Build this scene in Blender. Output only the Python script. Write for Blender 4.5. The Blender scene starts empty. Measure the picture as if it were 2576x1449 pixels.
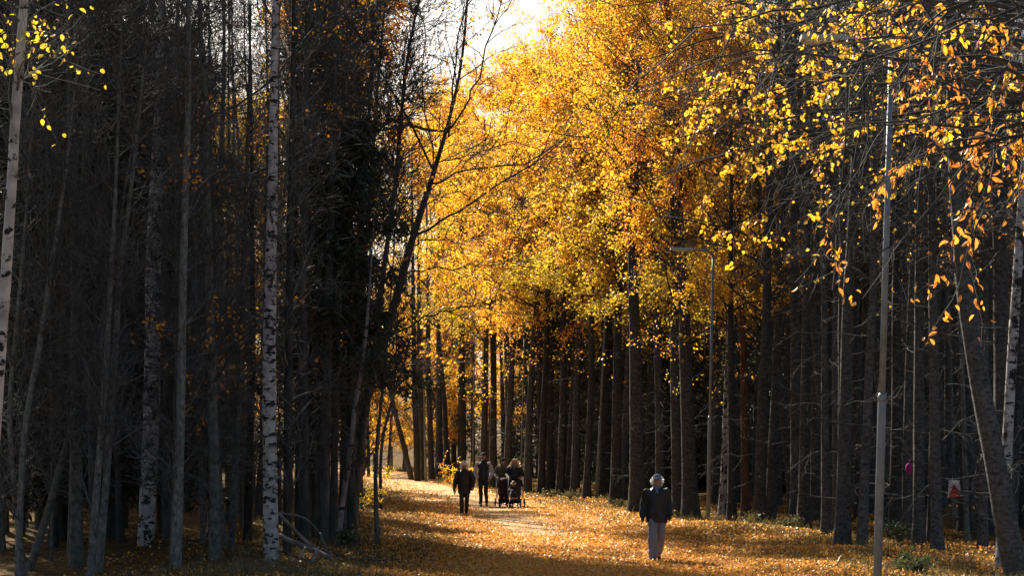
# Autumn forest path with walkers, built in mesh code
import bpy, bmesh, math
import numpy as np
from mathutils import Vector, Matrix

C = bpy.context.scene.collection
SC = bpy.context.scene
CAMH, FOC = 2.56, 4800.0           # camera height (m); focal length in px of a 2576 px wide frame
SUN_AZ, SUN_EL = math.radians(-25), math.radians(34)
SUNV = np.array([math.sin(SUN_AZ)*math.cos(SUN_EL), math.cos(SUN_AZ)*math.cos(SUN_EL), math.sin(SUN_EL)])

def W(px, py, Y):                  # a point of the photograph at a real distance Y -> world
    return np.array([(px-1288.0)/FOC*Y, Y, CAMH+(1090.0-py)/FOC*Y])
def ground_Y(py): return CAMH*FOC/(py-1090.0)
def nrm(a): return a/np.maximum(np.linalg.norm(a, axis=-1, keepdims=True), 1e-9)

# ------------------------------------------------------------------ terrain
PATH_C = np.array([(10,2.2),(25,1.9),(34,1.25),(45,.7),(58,-.35),(70,-1.4),(82,-2.75),(98,-5.2),(117,-7.6),(140,-12.5),(170,-20)])
R_EDGE = np.array([(15,7.6),(25,7.4),(41,7.0),(53,6.1),(57,5.4),(68,3.5),(75,2.4),(82,.9),(91,-1.7),(103,-4.0),(115,-5.3),(130,-9),(150,-14)])
L_EDGE = np.array([(15,-4.5),(30,-4.6),(37,-3.9),(47,-4.3),(60,-5.2),(80,-6.6),(100,-9.2),(120,-13),(140,-18),(160,-24)])
def interp(tab, y): return np.interp(y, tab[:,0], tab[:,1])
def hgt(x, y):
    x = np.asarray(x, float); y = np.asarray(y, float)
    d = np.abs(x-interp(PATH_C, y))
    k = np.clip((d-2.0)/3.0, 0, 1)
    n = .07*np.sin(x*.83+y*.31+1.3)+.06*np.sin(x*.37-y*.52)+.04*np.sin(x*1.9+y*1.3+.4)
    return k*(n+.06)+.02*np.sin(y*.45+x*.3)*(1-k)

# ------------------------------------------------------------------ mesh helpers
class MB:
    """Collects vertex / tri / quad arrays with a material index, and links them as ONE mesh."""
    def __init__(s): s.V=[]; s.T=[]; s.Q=[]; s.tm=[]; s.qm=[]; s.n=0
    def add(s, V, tris=None, quads=None, m=0):
        V = np.asarray(V, float).reshape(-1,3)
        if tris is not None and len(tris):
            t = np.asarray(tris, int)+s.n; s.T.append(t); s.tm.append(np.full(len(t), m))
        if quads is not None and len(quads):
            q = np.asarray(quads, int)+s.n; s.Q.append(q); s.qm.append(np.full(len(q), m))
        s.V.append(V); s.n += len(V)
    def mesh(s, name, mats, smooth=True):
        me = bpy.data.meshes.new(name)
        V = np.concatenate(s.V) if s.V else np.zeros((0,3))
        T = np.concatenate(s.T) if s.T else np.zeros((0,3), int)
        Q = np.concatenate(s.Q) if s.Q else np.zeros((0,4), int)
        mi = np.concatenate([*(s.tm or [np.zeros(0,int)]), *(s.qm or [np.zeros(0,int)])]).astype(np.int32)
        me.vertices.add(len(V)); me.vertices.foreach_set('co', V.astype(np.float32).ravel())
        me.loops.add(T.size+Q.size)
        me.loops.foreach_set('vertex_index', np.concatenate([T.ravel(), Q.ravel()]).astype(np.int32))
        me.polygons.add(len(T)+len(Q))
        st = np.concatenate([np.arange(len(T))*3, T.size+np.arange(len(Q))*4]).astype(np.int32)
        me.polygons.foreach_set('loop_start', st)
        me.polygons.foreach_set('material_index', mi)
        me.polygons.foreach_set('use_smooth', np.full(len(T)+len(Q), smooth))
        for m in (mats if isinstance(mats, (list, tuple)) else [mats]): me.materials.append(m)
        me.update(calc_edges=True)
        return me

def tubes(mb, P, R, sides=6, m=0, rg=None, rough=0.0, caps=False):
    """P (N,K,3) polylines, R (N,K) radii."""
    P = np.asarray(P, float); R = np.asarray(R, float)
    if P.ndim == 2: P = P[None]; R = R[None]
    N,K,_ = P.shape
    T = nrm(np.gradient(P, axis=1))
    mean = nrm(P[:,-1]-P[:,0]+1e-6)
    ref = np.where(np.abs(mean[:,2:3]) > .8, np.array([[1.,.13,.0]]), np.array([[.05,.1,1.]]))
    u = nrm(np.cross(T, np.broadcast_to(ref[:,None,:], T.shape))); v = np.cross(T, u)
    a = np.linspace(0, 2*np.pi, sides, endpoint=False)
    RR = R[:,:,None]*np.ones(sides)
    if rough and rg is not None: RR = RR*(1+rough*rg.normal(size=RR.shape))
    V = P[:,:,None,:]+RR[...,None]*(np.cos(a)[:,None]*u[:,:,None,:]+np.sin(a)[:,None]*v[:,:,None,:])
    k = np.arange(K-1)[:,None]*sides; j = np.arange(sides)[None]; j2 = (j+1)%sides
    q = np.stack([k+j, k+j2, k+sides+j2, k+sides+j], -1).reshape(-1,4)
    Q = (np.arange(N)[:,None,None]*K*sides+q[None]).reshape(-1,4)
    Vf = V.reshape(-1,3); tris = None
    if caps:
        c0 = len(Vf)+np.arange(N); c1 = c0+N
        Vf = np.concatenate([Vf, P[:,0], P[:,-1]]); tr=[]
        for i in range(N):
            b=i*K*sides; e=b+(K-1)*sides
            for s_ in range(sides):
                s2=(s_+1)%sides
                tr += [(c0[i], b+s2, b+s_), (c1[i], e+s_, e+s2)]
        tris = np.array(tr)
    mb.add(Vf, tris, Q, m)

def grow(PP, n, t0, t1, L, ang, rg, up=0.2, K=5, wob=.15, bend=0.0, jit=.35, tex=1.0):
    """children of parent polylines PP: start somewhere along, leave at an angle, wander."""
    N,KP,_ = PP.shape
    idx = np.repeat(np.arange(N), n); M = len(idx)
    t = t0+(t1-t0)*rg.uniform(0,1,M)**tex
    f = t*(KP-1); i = np.minimum(f.astype(int), KP-2); w = (f-i)[:,None]
    S = PP[idx,i]*(1-w)+PP[idx,i+1]*w
    T = nrm(PP[idx,i+1]-PP[idx,i])
    rv = rg.normal(size=(M,3)); perp = nrm(rv-T*np.sum(rv*T,1,keepdims=True))
    A = ang*(1+.25*rg.normal(size=M))[:,None]
    d = nrm(T*np.cos(A)+perp*np.sin(A)+np.array([0,0,up]))
    ln = (L(t) if callable(L) else np.full(M, L))*np.clip(1+jit*rg.normal(size=M), .3, 2)
    P = np.zeros((M,K,3)); P[:,0] = S
    for k in range(1,K):
        d = nrm(d+wob*rg.normal(size=(M,3))+np.array([0,0,bend]))
        P[:,k] = P[:,k-1]+d*(ln/(K-1))[:,None]
    return P, ln, t, idx
def taper(M, K, r0, r1):
    r0 = np.broadcast_to(np.asarray(r0,float), (M,)); k = np.linspace(0,1,K)
    return r0[:,None]*(1-k)+np.broadcast_to(np.asarray(r1,float),(M,))[:,None]*k

LEAF4 = (np.array([(0,0,0),(-.5,.45,.12),(0,1,-.05),(.5,.45,.12)]), [(0,2,1),(0,3,2)])
_lt = [(0,0,0),(0,.3,.02),(0,.65,.0),(0,1,-.12),(-.3,.18,.1),(-.42,.45,.13),(-.24,.78,.06),(.3,.18,.1),(.42,.45,.13),(.24,.78,.06)]
LEAF10 = (np.array(_lt), [(0,1,4),(1,5,4),(1,2,5),(2,6,5),(2,3,6),(0,7,1),(1,7,8),(1,8,2),(2,8,9),(2,9,3)])
def leaves(mb, pos, size, rg, m=0, hang=.45, tmpl=LEAF4, width=.8, flat=0.0):
    pos = np.asarray(pos); M = len(pos)
    if M == 0: return
    V0, F = tmpl
    y = nrm(rg.normal(size=(M,3))*np.array([1,1,.7])+np.array([0,0,-hang*1.6]))
    z = rg.normal(size=(M,3))+np.array([0,0,flat]); z = nrm(z-y*np.sum(y*z,1,keepdims=True)); x = np.cross(y,z)
    s = (size*np.clip(1+.28*rg.normal(size=M), .45, 1.8))[:,None,None]
    V = pos[:,None,:]+s*(V0[None,:,0:1]*width*x[:,None,:]+V0[None,:,1:2]*y[:,None,:]+V0[None,:,2:3]*z[:,None,:])
    F = np.array(F); nv = len(V0)
    mb.add(V.reshape(-1,3), (np.arange(M)[:,None,None]*nv+F[None]).reshape(-1,3), None, m)
def along(P, n, rg, t0=.15, t1=1.0, spread=.04):
    N,K,_ = P.shape; idx = np.repeat(np.arange(N), n); t = rg.uniform(t0,t1,len(idx))*(K-1)
    i = np.minimum(t.astype(int),K-2); w = (t-i)[:,None]
    return P[idx,i]*(1-w)+P[idx,i+1]*w+spread*rg.normal(size=(len(idx),3))

# ------------------------------------------------------------------ objects
def setp(o, label=None, cat=None, group=None, kind=None):
    if label: o['label'] = label
    if cat: o['category'] = cat
    if group: o['group'] = group
    if kind: o['kind'] = kind
    return o
def empty(name, loc=(0,0,0), rotz=0.0, scale=1.0, tilt=(0,0)):
    o = bpy.data.objects.new(name, None); C.objects.link(o)
    o.location = loc; o.rotation_euler = (tilt[0], tilt[1], rotz)
    o.scale = (scale,)*3 if np.isscalar(scale) else scale
    o.empty_display_size = .2
    return o
def obj(name, me, parent=None, loc=None):
    o = bpy.data.objects.new(name, me); C.objects.link(o)
    if parent is not None: o.parent = parent
    if loc is not None: o.location = loc
    return o

# ------------------------------------------------------------------ materials
def mat(name):
    m = bpy.data.materials.new(name); m.use_nodes = True
    nt = m.node_tree; nt.nodes.clear()
    out = nt.nodes.new('ShaderNodeOutputMaterial')
    return m, nt, out
def nd(nt, kind, **kw):
    n = nt.nodes.new(kind)
    for k,v in kw.items():
        if k in n.inputs: n.inputs[k].default_value = v
        else: setattr(n, k, v)
    return n
def ramp(nt, fac, stops):
    r = nt.nodes.new('ShaderNodeValToRGB'); e = r.color_ramp.elements
    while len(e) < len(stops): e.new(.5)
    for i,(p,c) in enumerate(stops): e[i].position = p; e[i].color = (*c,1) if len(c)==3 else c
    nt.links.new(fac, r.inputs['Fac']); return r.outputs['Color']
def simple(name, col, rough=.7, metal=0.0, noise=.25, scale=12, spec=.3, bump=0.0, sheen=0.0, trans=0.0):
    m, nt, out = mat(name)
    b = nd(nt,'ShaderNodeBsdfPrincipled', Roughness=rough, Metallic=metal); b.inputs['Specular IOR Level'].default_value = spec
    tc = nd(nt,'ShaderNodeTexCoord'); nz = nd(nt,'ShaderNodeTexNoise', Scale=scale, Detail=5.0)
    nt.links.new(tc.outputs['Object'], nz.inputs['Vector'])
    c = np.array(col)
    col_o = ramp(nt, nz.outputs['Fac'], [(.3, tuple(c*(1-noise))), (.7, tuple(np.minimum(c*(1+noise),1)))])
    nt.links.new(col_o, b.inputs['Base Color'])
    if bump:
        bp = nd(nt,'ShaderNodeBump', Strength=bump, Distance=.01); nt.links.new(nz.outputs['Fac'], bp.inputs['Height']); nt.links.new(bp.outputs['Normal'], b.inputs['Normal'])
    if sheen: b.inputs['Sheen Weight'].default_value=sheen; b.inputs['Sheen Roughness'].default_value=.35
    if trans:
        t = nd(nt,'ShaderNodeBsdfTranslucent'); nt.links.new(col_o, t.inputs['Color']); mxs = nd(nt,'ShaderNodeMixShader', Fac=trans)
        nt.links.new(b.outputs['BSDF'], mxs.inputs[1]); nt.links.new(t.outputs[0], mxs.inputs[2]); nt.links.new(mxs.outputs[0], out.inputs['Surface'])
    else: nt.links.new(b.outputs['BSDF'], out.inputs['Surface'])
    return m
def leaf_mat(name, cols, trans=.55, tcols=None, rough=.45, spec=.35, gl=.06):
    """leaf: diffuse + translucent, hue differs leaf by leaf"""
    m, nt, out = mat(name)
    g = nd(nt,'ShaderNodeNewGeometry'); oi = nd(nt,'ShaderNodeObjectInfo')
    mx = nd(nt,'ShaderNodeMath', operation='MULTIPLY_ADD'); nt.links.new(oi.outputs['Random'], mx.inputs[0]); mx.inputs[1].default_value=.5
    nt.links.new(g.outputs['Random Per Island'], mx.inputs[2])
    fr = nd(nt,'ShaderNodeMath', operation='FRACT'); nt.links.new(mx.outputs[0], fr.inputs[0])
    n = len(cols)
    c1 = ramp(nt, fr.outputs[0], [(i/(n-1), c) for i,c in enumerate(cols)])
    tc = tcols or [tuple(min(1.0,x*1.5) for x in c) for c in cols]
    c2 = ramp(nt, fr.outputs[0], [(i/(n-1), c) for i,c in enumerate(tc)])
    d = nd(nt,'ShaderNodeBsdfDiffuse'); t = nd(nt,'ShaderNodeBsdfTranslucent')
    nt.links.new(c1, d.inputs['Color']); nt.links.new(c2, t.inputs['Color'])
    mix = nd(nt,'ShaderNodeMixShader', Fac=trans); nt.links.new(d.outputs[0], mix.inputs[1]); nt.links.new(t.outputs[0], mix.inputs[2])
    gn = nd(nt,'ShaderNodeBsdfGlossy', Roughness=rough); gn.inputs['Color'].default_value=(1,.95,.85,1)
    m2 = nd(nt,'ShaderNodeMixShader', Fac=gl); nt.links.new(mix.outputs[0], m2.inputs[1]); nt.links.new(gn.outputs[0], m2.inputs[2])
    nt.links.new(m2.outputs[0], out.inputs['Surface'])
    return m
def bark_mat(name, dark, light, green=(.06,.075,.05), gamt=.35, scale=9, stretch=.25, rough=.95, bump=.5):
    m, nt, out = mat(name)
    b = nd(nt,'ShaderNodeBsdfPrincipled', Roughness=rough); b.inputs['Specular IOR Level'].default_value=.08
    tc = nd(nt,'ShaderNodeTexCoord'); oi = nd(nt,'ShaderNodeObjectInfo')
    mp = nd(nt,'ShaderNodeMapping'); mp.inputs['Scale'].default_value=(1,1,stretch)
    nt.links.new(tc.outputs['Object'], mp.inputs['Vector'])
    cb = nd(nt,'ShaderNodeVectorMath', operation='ADD'); nt.links.new(mp.outputs[0], cb.inputs[0])
    sc_ = nd(nt,'ShaderNodeVectorMath', operation='SCALE'); nt.links.new(oi.outputs['Location'], sc_.inputs[0]); sc_.inputs['Scale'].default_value=.37
    nt.links.new(sc_.outputs[0], cb.inputs[1])
    n1 = nd(nt,'ShaderNodeTexNoise', Scale=scale, Detail=8.0, Roughness=.65); nt.links.new(cb.outputs[0], n1.inputs['Vector'])
    n2 = nd(nt,'ShaderNodeTexNoise', Scale=scale*.3, Detail=4.0); nt.links.new(cb.outputs[0], n2.inputs['Vector'])
    c1 = ramp(nt, n1.outputs['Fac'], [(.34, dark),(.66, light)])
    gm = ramp(nt, n2.outputs['Fac'], [(.5,(0,0,0)),(.68,(gamt,)*3)])
    mx = nd(nt,'ShaderNodeMix', data_type='RGBA'); nt.links.new(gm, mx.inputs['Factor']); nt.links.new(c1, mx.inputs['A']); mx.inputs['B'].default_value=(*green,1)
    hv = nd(nt,'ShaderNodeHueSaturation'); nt.links.new(mx.outputs['Result'], hv.inputs['Color'])
    mm = nd(nt,'ShaderNodeMapRange'); nt.links.new(oi.outputs['Random'], mm.inputs['Value']); mm.inputs['To Min'].default_value=.7; mm.inputs['To Max'].default_value=1.35
    nt.links.new(mm.outputs[0], hv.inputs['Value'])
    nt.links.new(hv.outputs[0], b.inputs['Base Color'])
    bp = nd(nt,'ShaderNodeBump', Strength=bump, Distance=.03); nt.links.new(n1.outputs['Fac'], bp.inputs['Height']); nt.links.new(bp.outputs['Normal'], b.inputs['Normal'])
    nt.links.new(b.outputs['BSDF'], out.inputs['Surface'])
    return m
def birch_mat(name, white, dashes=.55, patch=.0, zs=16.0, xs=3.2):
    """white bark crossed by short dark bars (and dark rough patches)"""
    m, nt, out = mat(name)
    b = nd(nt,'ShaderNodeBsdfPrincipled', Roughness=.75); b.inputs['Specular IOR Level'].default_value=.2
    tc = nd(nt,'ShaderNodeTexCoord')
    mp = nd(nt,'ShaderNodeMapping'); mp.inputs['Scale'].default_value=(xs,xs,zs); nt.links.new(tc.outputs['Object'], mp.inputs['Vector'])
    n1 = nd(nt,'ShaderNodeTexNoise', Scale=1.0, Detail=3.0, Roughness=.6); nt.links.new(mp.outputs[0], n1.inputs['Vector'])
    mp2 = nd(nt,'ShaderNodeMapping'); mp2.inputs['Scale'].default_value=(4,4,2.2); nt.links.new(tc.outputs['Object'], mp2.inputs['Vector'])
    n2 = nd(nt,'ShaderNodeTexNoise', Scale=1.6, Detail=6.0, Roughness=.7); nt.links.new(mp2.outputs[0], n2.inputs['Vector'])
    f1 = ramp(nt, n1.outputs['Fac'], [(dashes,(0,0,0)),(dashes+.05,(1,1,1))])
    f2 = ramp(nt, n2.outputs['Fac'], [(.62-patch,(0,0,0)),(.66-patch,(1,1,1))])
    mxf = nd(nt,'ShaderNodeMath', operation='MAXIMUM'); nt.links.new(f1, mxf.inputs[0]); nt.links.new(f2, mxf.inputs[1])
    n3 = nd(nt,'ShaderNodeTexNoise', Scale=6.0, Detail=4.0); nt.links.new(tc.outputs['Object'], n3.inputs['Vector'])
    w = np.array(white)
    cw = ramp(nt, n3.outputs['Fac'], [(.32, tuple(w*.5)),(.62, tuple(w))])
    mx = nd(nt,'ShaderNodeMix', data_type='RGBA'); nt.links.new(mxf.outputs[0], mx.inputs['Factor']); nt.links.new(cw, mx.inputs['A']); mx.inputs['B'].default_value=(.022,.022,.022,1)
    nt.links.new(mx.outputs['Result'], b.inputs['Base Color'])
    bp = nd(nt,'ShaderNodeBump', Strength=.4, Distance=.02); nt.links.new(mxf.outputs[0], bp.inputs['Height']); nt.links.new(bp.outputs['Normal'], b.inputs['Normal'])
    nt.links.new(b.outputs['BSDF'], out.inputs['Surface'])
    return m

M = {}
M['alder'] = bark_mat('alder_bark', (.045,.043,.04), (.21,.205,.19), (.11,.145,.11), .7, scale=13, stretch=.7, bump=.8)
M['linden'] = bark_mat('linden_bark', (.027,.027,.027), (.12,.119,.116), (.045,.055,.04), .5, scale=11, stretch=1.5, bump=.8)
M['pine'] = bark_mat('pine_bark', (.07,.035,.022), (.17,.085,.055), (.07,.06,.05), .2, scale=6)
M['darkbark'] = bark_mat('dark_bark', (.035,.033,.032), (.115,.11,.105), (.05,.06,.04), .4)
M['twig'] = bark_mat('twig_bark', (.04,.04,.04), (.155,.153,.15), (.08,.10,.08), .5, bump=.1)
M['palewood'] = bark_mat('dead_wood', (.09,.075,.065), (.27,.24,.215), (.10,.11,.07), .4, scale=5, stretch=1)
M['birch'] = birch_mat('white_birch_bark', (.47,.44,.42), .53, .035, 13, xs=5.5)
M['birchold'] = birch_mat('old_birch_bark', (.46,.45,.44), .55, .09, 12, xs=5)
M['birchdim'] = birch_mat('dim_birch_bark', (.30,.26,.25), .57, .0, 10.0)
M['birchyoung'] = birch_mat('young_birch_bark', (.52,.50,.49), .565, .0, 11.0, xs=7)
M['gold'] = leaf_mat('golden_leaf', [(.62,.30,.02),(.66,.37,.03),(.62,.20,.02),(.58,.36,.04),(.64,.28,.02)], .6, [(1,.54,.025),(1,.64,.035),(1,.42,.02),(.98,.68,.06),(1,.52,.02)])
M['amber'] = leaf_mat('amber_leaf', [(.60,.22,.02),(.64,.30,.03),(.55,.14,.015),(.62,.26,.03)], .6, [(1,.44,.02),(1,.55,.03),(1,.32,.02),(1,.50,.03)])
M['lime'] = leaf_mat('yellow_green_leaf', [(.40,.32,.03),(.52,.36,.03),(.34,.30,.04),(.58,.34,.03)], .58, [(.70,.52,.04),(.9,.56,.03),(.52,.45,.05),(.95,.50,.03)])
M['copper'] = leaf_mat('copper_leaf', [(.42,.15,.03),(.50,.22,.03),(.34,.10,.02),(.55,.30,.03)], .6, [(.74,.25,.04),(.86,.35,.045),(.60,.17,.025),(.95,.48,.03)])
M['needle'] = leaf_mat('spruce_needles', [(.012,.025,.012),(.02,.036,.016),(.028,.045,.02)], .12)
M['litter'] = leaf_mat('fallen_leaf', [(.66,.29,.045),(.70,.38,.07),(.56,.19,.03),(.60,.38,.10),(.44,.15,.03),(.66,.30,.03)], .35, None, .38, .4, .045)
M['litterdull'] = leaf_mat('dull_fallen_leaf', [(.30,.15,.04),(.36,.21,.06),(.22,.10,.03),(.36,.24,.07)], .25, None, .4, .4, .05)
M['whitefuzz'] = leaf_mat('white_fluff', [(.8,.77,.7),(.85,.82,.76)], .6, [(.95,.93,.88),(1,.98,.94)], gl=.02)
M['blondfuzz'] = leaf_mat('loose_hair', [(.55,.36,.18),(.62,.42,.22)], .6, [(1,.72,.42),(1,.78,.5)], gl=.05)
M['grass'] = leaf_mat('verge_grass', [(.06,.055,.016),(.12,.09,.025),(.04,.045,.014),(.15,.10,.03)], .4)
M['fern'] = leaf_mat('green_fern', [(.03,.055,.015),(.045,.07,.02),(.05,.06,.02)], .35)
SKY_STR, SUN_STR, EXPO = .05, 5.0, 1.45
# ------------------------------------------------------------------ world, sun, camera
w = bpy.data.worlds.new("World"); SC.world = w; w.use_nodes = True
wn = w.node_tree; bg = wn.nodes['Background']
sky = wn.nodes.new('ShaderNodeTexSky'); sky.sky_type = 'NISHITA'; sky.sun_disc = False
sky.sun_elevation = SUN_EL; sky.sun_rotation = SUN_AZ; sky.air_density = 1.0; sky.dust_density = 3.0
wn.links.new(sky.outputs[0], bg.inputs['Color']); bg.inputs['Strength'].default_value = SKY_STR
sl = bpy.data.lights.new('sun', 'SUN'); sl.energy = SUN_STR; sl.angle = math.radians(.5); sl.color = (1,.92,.78)
so = bpy.data.objects.new('sun', sl); C.objects.link(so)
so.rotation_euler = Vector(-SUNV).to_track_quat('-Z','Y').to_euler()
cd = bpy.data.cameras.new('camera'); co = bpy.data.objects.new('camera', cd); C.objects.link(co)
co.location = (0,0,CAMH); co.rotation_euler = (math.pi/2,0,0)
cd.sensor_width = 36; cd.lens = FOC/2576*36; cd.shift_y = (1090-724.5)/2576; cd.clip_end = 2000; cd.clip_start=.1
SC.camera = co
SC.view_settings.view_transform = 'Standard'; SC.view_settings.look = 'None'
SC.view_settings.exposure = EXPO; SC.view_settings.gamma = 1
cy = SC.cycles; cy.max_bounces = 7; cy.diffuse_bounces = 4; cy.glossy_bounces = 2; cy.transmission_bounces = 4; cy.transparent_max_bounces = 4
cy.use_denoising = True; cy.sample_clamp_indirect = 6; cy.caustics_reflective = False; cy.caustics_refractive = False

# ------------------------------------------------------------------ ground, path, litter
def sheet(xs, ys, zf):
    X,Y = np.meshgrid(xs, ys); Z = zf(X,Y)
    V = np.stack([X,Y,Z],-1).reshape(-1,3); nx,ny = len(xs),len(ys)
    i = (np.arange(ny-1)[:,None]*nx+np.arange(nx-1)[None]).ravel()
    return V, np.stack([i,i+1,i+nx+1,i+nx],-1)
gm, nt, out = mat('forest_floor')
b = nd(nt,'ShaderNodeBsdfPrincipled', Roughness=.95); b.inputs['Specular IOR Level'].default_value=.03
tc = nd(nt,'ShaderNodeTexCoord')
v1 = nd(nt,'ShaderNodeTexVoronoi', Scale=13.0); nt.links.new(tc.outputs['Object'], v1.inputs['Vector'])
n1 = nd(nt,'ShaderNodeTexNoise', Scale=.7, Detail=6.0); nt.links.new(tc.outputs['Object'], n1.inputs['Vector'])
sp = nd(nt,'ShaderNodeSeparateColor'); nt.links.new(v1.outputs['Color'], sp.inputs[0])
cl = ramp(nt, sp.outputs[0], [(0,(.035,.026,.014)),(.3,(.06,.05,.02)),(.5,(.15,.07,.02)),(.75,(.22,.11,.03)),(1,(.10,.055,.02))])
cs = ramp(nt, n1.outputs['Fac'], [(.42,(.045,.036,.02)),(.6,(.07,.065,.028))])
fm = ramp(nt, n1.outputs['Fac'], [(.38,(.45,)*3),(.62,(.95,)*3)])
mx = nd(nt,'ShaderNodeMix', data_type='RGBA'); nt.links.new(fm, mx.inputs['Factor']); nt.links.new(cs, mx.inputs['A']); nt.links.new(cl, mx.inputs['B'])
nt.links.new(mx.outputs['Result'], b.inputs['Base Color'])
bp = nd(nt,'ShaderNodeBump', Strength=.8, Distance=.05); nt.links.new(v1.outputs['Distance'], bp.inputs['Height']); nt.links.new(bp.outputs['Normal'], b.inputs['Normal'])
nt.links.new(b.outputs[0], out.inputs['Surface'])
xs = np.concatenate([np.linspace(-900,-60,14), np.linspace(-50,50,126), np.linspace(60,900,14)])
ys = np.concatenate([np.linspace(-300,0,6), np.linspace(4,160,157), np.linspace(175,1400,30)])
mb = MB(); V,Q = sheet(xs, ys, lambda x,y: hgt(x,y)*((y<170)&(y>2))); mb.add(V,None,Q)
setp(obj('ground', mb.mesh('ground', gm)), 'leaf strewn forest floor on both sides of the path', kind='structure')

pm, nt, out = mat('sandy_path')
b = nd(nt,'ShaderNodeBsdfPrincipled', Roughness=.85); b.inputs['Specular IOR Level'].default_value=.1
tc = nd(nt,'ShaderNodeTexCoord')
v1 = nd(nt,'ShaderNodeTexVoronoi', Scale=15.0); nt.links.new(tc.outputs['Object'], v1.inputs['Vector'])
sp = nd(nt,'ShaderNodeSeparateColor'); nt.links.new(v1.outputs['Color'], sp.inputs[0])
cl = ramp(nt, sp.outputs[0], [(0,(.38,.23,.10)),(.35,(.48,.33,.17)),(.55,(.58,.27,.06)),(.8,(.62,.36,.10)),(1,(.42,.20,.06))])
n1 = nd(nt,'ShaderNodeTexNoise', Scale=.55, Detail=5.0); nt.links.new(tc.outputs['Object'], n1.inputs['Vector'])
n2 = nd(nt,'ShaderNodeTexNoise', Scale=60.0, Detail=3.0); nt.links.new(tc.outputs['Object'], n2.inputs['Vector'])
sd = ramp(nt, n2.outputs['Fac'], [(.3,(.33,.22,.12)),(.7,(.47,.34,.20))])
fm = ramp(nt, n1.outputs['Fac'], [(.4,(.25,)*3),(.6,(.9,)*3)])
mx = nd(nt,'ShaderNodeMix', data_type='RGBA'); nt.links.new(fm, mx.inputs['Factor']); nt.links.new(sd, mx.inputs['A']); nt.links.new(cl, mx.inputs['B'])
nt.links.new(mx.outputs['Result'], b.inputs['Base Color'])
bp = nd(nt,'ShaderNodeBump', Strength=.6, Distance=.03); nt.links.new(v1.outputs['Distance'], bp.inputs['Height']); nt.links.new(bp.outputs['Normal'], b.inputs['Normal'])
nt.links.new(b.outputs[0], out.inputs['Surface'])
ys = np.linspace(12,165,230); us = np.linspace(-1,1,13)
rp = np.random.default_rng(3)
hw = 2.35+.18*np.sin(ys*.9)+.12*np.sin(ys*2.3+1)+.08*rp.normal(size=len(ys)); hw *= np.interp(ys,[12,45,80,165],[1.15,1.05,.85,.8])
PX = (interp(PATH_C, ys)+np.interp(ys,[20,50,75],[.9,.6,0]))[:,None]+us[None]*hw[:,None]; PY = np.broadcast_to(ys[:,None], PX.shape)
PZ = hgt(PX,PY)+.012
i = (np.arange(len(ys)-1)[:,None]*13+np.arange(12)[None]).ravel()
mb = MB(); mb.add(np.stack([PX,PY,PZ],-1), None, np.stack([i,i+1,i+14,i+13],-1))
setp(obj('path', mb.mesh('path', pm)), 'sandy woodland path under orange fallen leaves', kind='structure')

rg = np.random.default_rng(11)
def litter_points(n, y0, y1, yexp=1.0):
    y = y0+(y1-y0)*rg.uniform(0,1,n)**yexp
    x = rg.uniform(-.29,.29,n)*y
    xl = interp(L_EDGE,y); xr = interp(R_EDGE,y)
    keep = (x>xl-4)&(x<xr+5)
    t = (x-xl)/(xr-xl); dens = np.where((t>.22)&(t<1.0), 1.0, .38); dens = np.where(t<.10,.14,dens); dens = np.where(t<-.05,.05,dens)
    onp = np.abs(x-interp(PATH_C,y)-.2); dens = np.where((onp<1.1)&(y>47), dens*np.interp(onp,[.4,1.1],[.12,.8]), dens)
    clump = .5+.5*np.sin(x*1.7+.8*np.sin(y*.9))*np.sin(y*.8+1.2*np.sin(x*.7))
    keep &= rg.uniform(0,1,n) < dens*(.5+.5*clump)
    return x[keep], y[keep], t[keep]
mb = MB()
x,y,t = litter_points(420000, 30, 70, 1.25); x2,y2,t2 = litter_points(110000, 70, 125)
for (xx,yy,sz) in ((x,y,.052),(x2,y2,.075)):
    p = np.stack([xx,yy,hgt(xx,yy)+.02+.015*rg.uniform(size=len(xx))],-1)
    M_ = len(p); half = rg.uniform(size=M_)<.9
    for sel,mi in ((half,0),(~half,1)):
        leaves(mb, p[sel], sz, rg, mi, hang=-.05, width=.9, flat=2.2)
setp(obj('fallen_leaves', mb.mesh('fallen_leaves', [M['litter'], M['litterdull']])), 'orange and yellow fallen leaves scattered over path and verge', 'fallen leaves', kind='stuff')

# verge grass and low plants that no one could count
mb = MB(); n = 30000
y = 31+75*rg.uniform(0,1,n)**1.5; xl = interp(L_EDGE,y); xr = interp(R_EDGE,y)
side = rg.uniform(size=n)<.55
x = np.where(side, xl+rg.normal(size=n)*1.3-.4, xr+rg.normal(size=n)*.9+.2)
ok = (np.abs(x) < .29*y) & (np.sin(x*2.1+y*.7)+np.sin(y*1.7-x)>-.6); x=x[ok]; y=y[ok]; n=len(x)
base = np.stack([x,y,hgt(x,y)-.01],-1); h = .10+.22*rg.uniform(size=n)**2
d = nrm(rg.normal(size=(n,3))*np.array([.5,.5,.1])+np.array([0,0,1])); s = nrm(np.cross(d, rg.normal(size=(n,3))))*.008
mid = base+d*h[:,None]*.6; tip = base+d*h[:,None]+rg.normal(size=(n,3))*.05
V = np.stack([base-s, base+s, mid+s*.8, mid-s*.8, tip],1)
k = np.arange(n)[:,None]*5
mb.add(V.reshape(-1,3), np.concatenate([k+3,k+2,k+4],1), np.concatenate([k,k+1,k+2,k+3],1))
setp(obj('verge_grass', mb.mesh('verge_grass', M['grass'])), 'low dry grass along both forest edges', 'grass', kind='stuff')

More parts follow.
